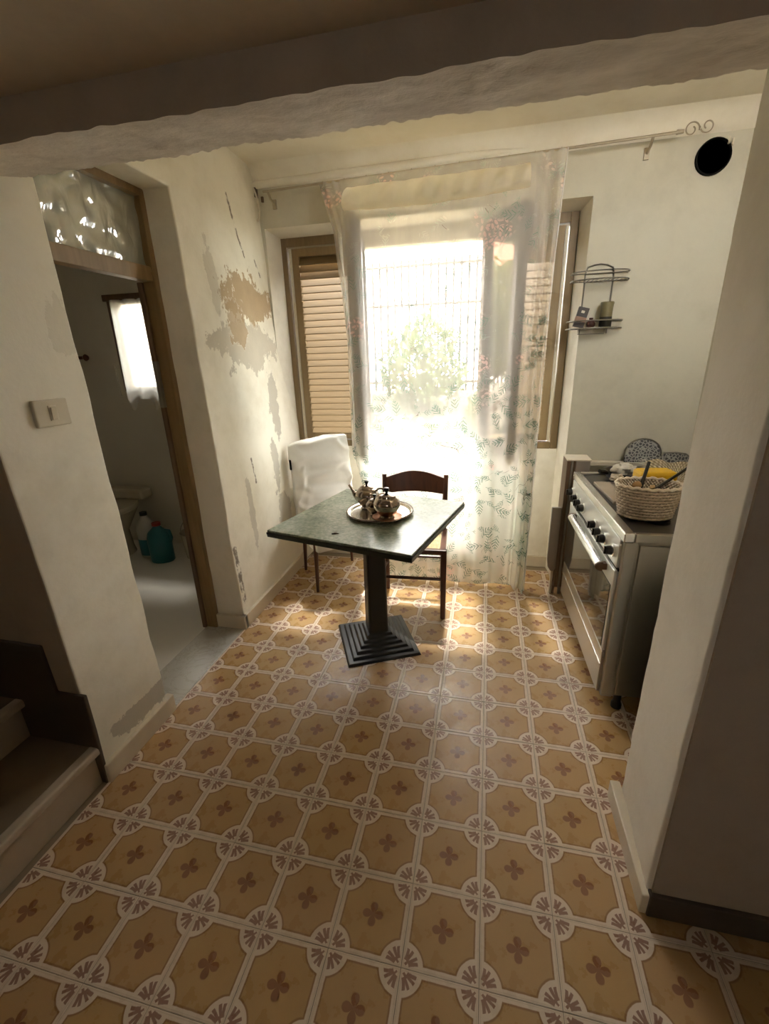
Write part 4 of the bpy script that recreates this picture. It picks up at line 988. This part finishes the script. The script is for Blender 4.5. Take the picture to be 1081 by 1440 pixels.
# ------------------------------------------------------------------ bathroom things
def bottle(name, loc, h, r, body, cap, label, low=None, handle=False):
    p = empty(name, loc, 0.3, label, 'bottle')
    m = MB(); m.lathe([(r*0.92, 0), (r, 0.01), (r, h*0.62), (r*0.85, h*0.75), (r*0.32, h*0.90), (r*0.32, h*0.94), (0, h*0.94)], n=24, sy=0.72); m.build('bottle_body', body, p, smooth=True)
    m = MB(); m.lathe([(r*0.36, h*0.93), (r*0.36, h), (0, h)], n=16); m.build('cap', cap, p, smooth=True)
    if low: m = MB(); m.lathe([(r*1.01, h*0.06), (r*1.01, h*0.42)], n=24, sy=0.73); m.build('sticker', low, p, smooth=True)
    if handle: m = MB(); m.tube([(r*0.5, 0, h*0.80), (r*0.95, 0, h*0.78), (r*1.05, 0, h*0.60), (r*0.9, 0, h*0.48)], r*0.14, 8); m.build('handle', body, p, smooth=True)
bottle('detergent_bottle', (-2.72, 2.17, 0), 0.385, 0.078, M_milk, M_black, 'milky white detergent bottle with blue label on bathroom floor', M_blue)
bottle('cleaner_bottle', (-2.555, 2.10, 0), 0.330, 0.092, M_teal, M_red, 'teal cleaner bottle with red cap on bathroom floor', handle=True)
bc = empty('bucket', (-2.315, 2.25, 0), label='cream plastic bucket beside the cleaner bottles', category='bucket')
m = MB(); m.lathe([(0.0, 0.002), (0.105, 0.0), (0.125, 0.20), (0.132, 0.215), (0.127, 0.215), (0.118, 0.20), (0.10, 0.008), (0.0, 0.008)], n=28); m.build('bucket_body', M_ceramic, bc, smooth=True)
m = MB(); m.tube([(0.128*math.cos(a), 0.02*math.sin(a)-0.03, 0.21+0.12*math.sin(a)) for a in [math.pi*k/14 for k in range(15)]], 0.004, 6); m.build('bail', M_wire, bc, smooth=True)
to = empty('toilet', (-3.02, 2.16, 0), label='cream toilet bowl by the bathroom back wall', category='toilet')
m = MB(); m.lathe([(0.11, 0), (0.10, 0.05), (0.09, 0.2), (0.15, 0.32), (0.185, 0.385), (0.18, 0.40), (0.14, 0.40), (0.10, 0.32), (0, 0.25)], n=28, sy=1.25); m.build('bowl', M_ceramic, to, smooth=True)
m = MB(); m.lathe([(0.19, 0.40), (0.195, 0.415), (0.19, 0.43), (0.0, 0.435)], n=28, sy=1.25); m.build('lid', M_ceramic, to, smooth=True)
m = MB(); m.box(-0.19, 0.19, 0.16, 0.285, 0.43, 0.52); m.build('cistern', M_ceramic, to, bevel=0.02)
tr_ = empty('towel_rail', (-3.30, 2.46, 1.572), label='dark wooden towel rail on the bathroom wall', category='towel rail')
m = MB(); m.tube([(-0.35, -0.05, 0), (0.13, -0.05, 0)], 0.013, 10); m.build('bar', M_mahog, tr_, smooth=True)
m = MB(); m.lathe([(0.0, -0.02), (0.018, -0.015), (0.026, 0.0), (0.018, 0.015), (0, 0.022)], (0.145, -0.05, 0), 14, M=Matrix.Rotation(math.radians(90), 4, 'Y')); m.build('end_knob', M_mahog, tr_, smooth=True)
m = MB(); m.tube([(0.10, -0.05, 0), (0.10, 0.0, 0)], 0.010, 8); m.build('bracket', M_mahog, tr_, smooth=True)
m = MB(); m.tube([(-0.3, -0.05, 0), (-0.3, 0.0, 0)], 0.010, 8); m.build('bracket', M_mahog, tr_, smooth=True)
lc = MB()
def lace_pt(s, t):
    x = -0.40+0.82*s; z = 0.66 - t*(0.66+0.06+0.09*max(0, math.sin(s*26))**2)
    return (x, -0.065 - 0.012*math.sin(s*40) - 0.02*t, z)
lc.grid(lace_pt, 140, 30); o = lc.build('lace_curtain', M_lace, smooth=180, fix=False); o.location = (-2.45, 2.50, 1.31); tag(o, 'white lace curtain over the small bathroom window', 'curtain')

# ------------------------------------------------------------------ garden outside
g = MB(); g.box(-14, 14, 2.62, 30, -0.12, -0.02); g.build('ground_garden', M_gravel, kind='structure')
gw = MB(); gw.box(-9, 7, 5.42, 5.62, -0.05, 1.05); gw.build('wall_garden', M_fencewall, kind='structure', bevel=0.01)
fe = empty('iron_fence', (0, 5.52, 1.05), label='tall iron bar fence on the low garden wall', category='fence')
bar = MB(); bar.tube([(0, 0, 0), (0, 0, 1.60)], 0.015, 6); barm = bar.mesh('bar', M_fence, smooth=True)
for k in range(60):
    o = bpy.data.objects.new('bar', barm); COL.objects.link(o); o.parent = fe; o.location = (-4.0 + 0.0945*k - 0.02, 0, 0)
for z_ in (0.12, 1.08, 1.53):
    m = MB(); m.box(-4.1, 1.7, -0.015, 0.015, z_-0.015, z_+0.015); m.build('rail', M_fence, fe)
def tree(name, loc, h, crown, r, n, leaf, mat, label, seed, flat=0.8):
    rng = random.Random(seed); p = empty(name, loc, 0, label, 'tree')
    m = MB(); m.tube([(0, 0, 0), (0.05, 0.02, h*0.4), (0.0, 0.05, h*0.8)], [0.06, 0.045, 0.02], 8)
    tips = []
    for k in range(12):
        a = rng.uniform(0, 6.28); z0 = rng.uniform(0.3, 0.75)*h; l = crown*rng.uniform(0.5, 0.95); e = Vector((l*math.cos(a), l*math.sin(a), z0 + rng.uniform(0.1, 0.5)*crown)); tips.append(e)
        m.tube([(0.03, 0.02, z0), tuple((Vector((0.03, 0.02, z0))+e)/2 + Vector((0, 0, 0.05))), e], [0.02, 0.012, 0.005], 5)
    m.build('trunk', M_bark, p, smooth=True)
    lm = MB()
    for k in range(n):
        while True:
            q = Vector((rng.uniform(-1, 1), rng.uniform(-1, 1), rng.uniform(-1, 1)))
            if q.length < 1 and noise.noise(q*2.2+Vector((seed, 0, 0))) > -0.12: break
        c_ = Vector((q.x*crown, q.y*crown, h*0.78 + q.z*crown*flat)); d = Vector((rng.uniform(-1, 1), rng.uniform(-1, 1), rng.uniform(-1, 0.6))).normalized(); s_ = d.orthogonal().normalized(); L = leaf*rng.uniform(0.6, 1.3); w = L*0.28
        lm.add([c_, c_+d*L*0.5+s_*w+Vector((0, 0, 0.1*L)), c_+d*L, c_+d*L*0.5-s_*w+Vector((0, 0, 0.1*L))], [(0, 1, 2, 3)])
    o = lm.build('foliage', mat, p, fix=False); o['kind'] = 'stuff'
    return p
tree('garden_tree', (-2.15, 4.30, -0.02), 2.45, 0.78, 1, 5200, 0.085, M_leafA, 'yellow-green leafy tree standing before the fence', 3)
tree('garden_tree', (-3.4, 7.3, -0.02), 3.0, 1.2, 1, 4200, 0.11, M_leafA, 'larger yellow-green tree growing behind the fence', 11)
tree('garden_shrub', (-0.80, 4.72, -0.02), 1.80, 0.50, 1, 2400, 0.075, M_leafB, 'tall loose shrub with sparse top before the fence', 5, 1.2)
tree('garden_bush', (0.10, 4.4, -0.02), 1.05, 0.42, 1, 2600, 0.07, M_leafB, 'low rounded green bush growing under the window view', 8, 1.0)
tree('garden_bush', (-0.75, 3.55, -0.02), 0.75, 0.45, 1, 2400, 0.06, M_leafA, 'low yellowish bush nearest the kitchen window', 9, 0.9)
tree('garden_shrub', (-1.74, 4.93, -0.02), 0.85, 0.32, 1, 2200, 0.07, M_leafB, 'dense green shrub against the fence wall by the tree', 21, 1.3)
tree('garden_bush', (0.62, 4.95, -0.02), 1.20, 0.38, 1, 2000, 0.07, M_leafA, 'upright yellowish bush beside the fence end', 23, 1.5)
tree('garden_bush', (-1.70, 3.35, -0.02), 0.70, 0.40, 1, 2000, 0.06, M_leafB, 'dark low bush close to the house wall', 25, 1.0)
hs = empty('house', (-7.5, 11.0, -0.02), label='pale neighbouring house with red tiled roof beyond the fence', category='house')
m = MB(); m.box(-3, 3, -2, 2, 0, 3.6); m.build('house_wall', M_house, hs)
m = MB(); m.prism([(-3.4, 3.5), (3.4, 3.5), (0, 5.0)], -2.4, 2.4, 'Y'); m.build('roof', M_roof, hs)
for x_ in (-1.6, 0.2, 1.8):
    m = MB(); m.box(x_-0.4, x_+0.4, -2.04, -1.98, 1.2, 2.6); m.build('house_window', M_brownedge, hs, bevel=0.01)
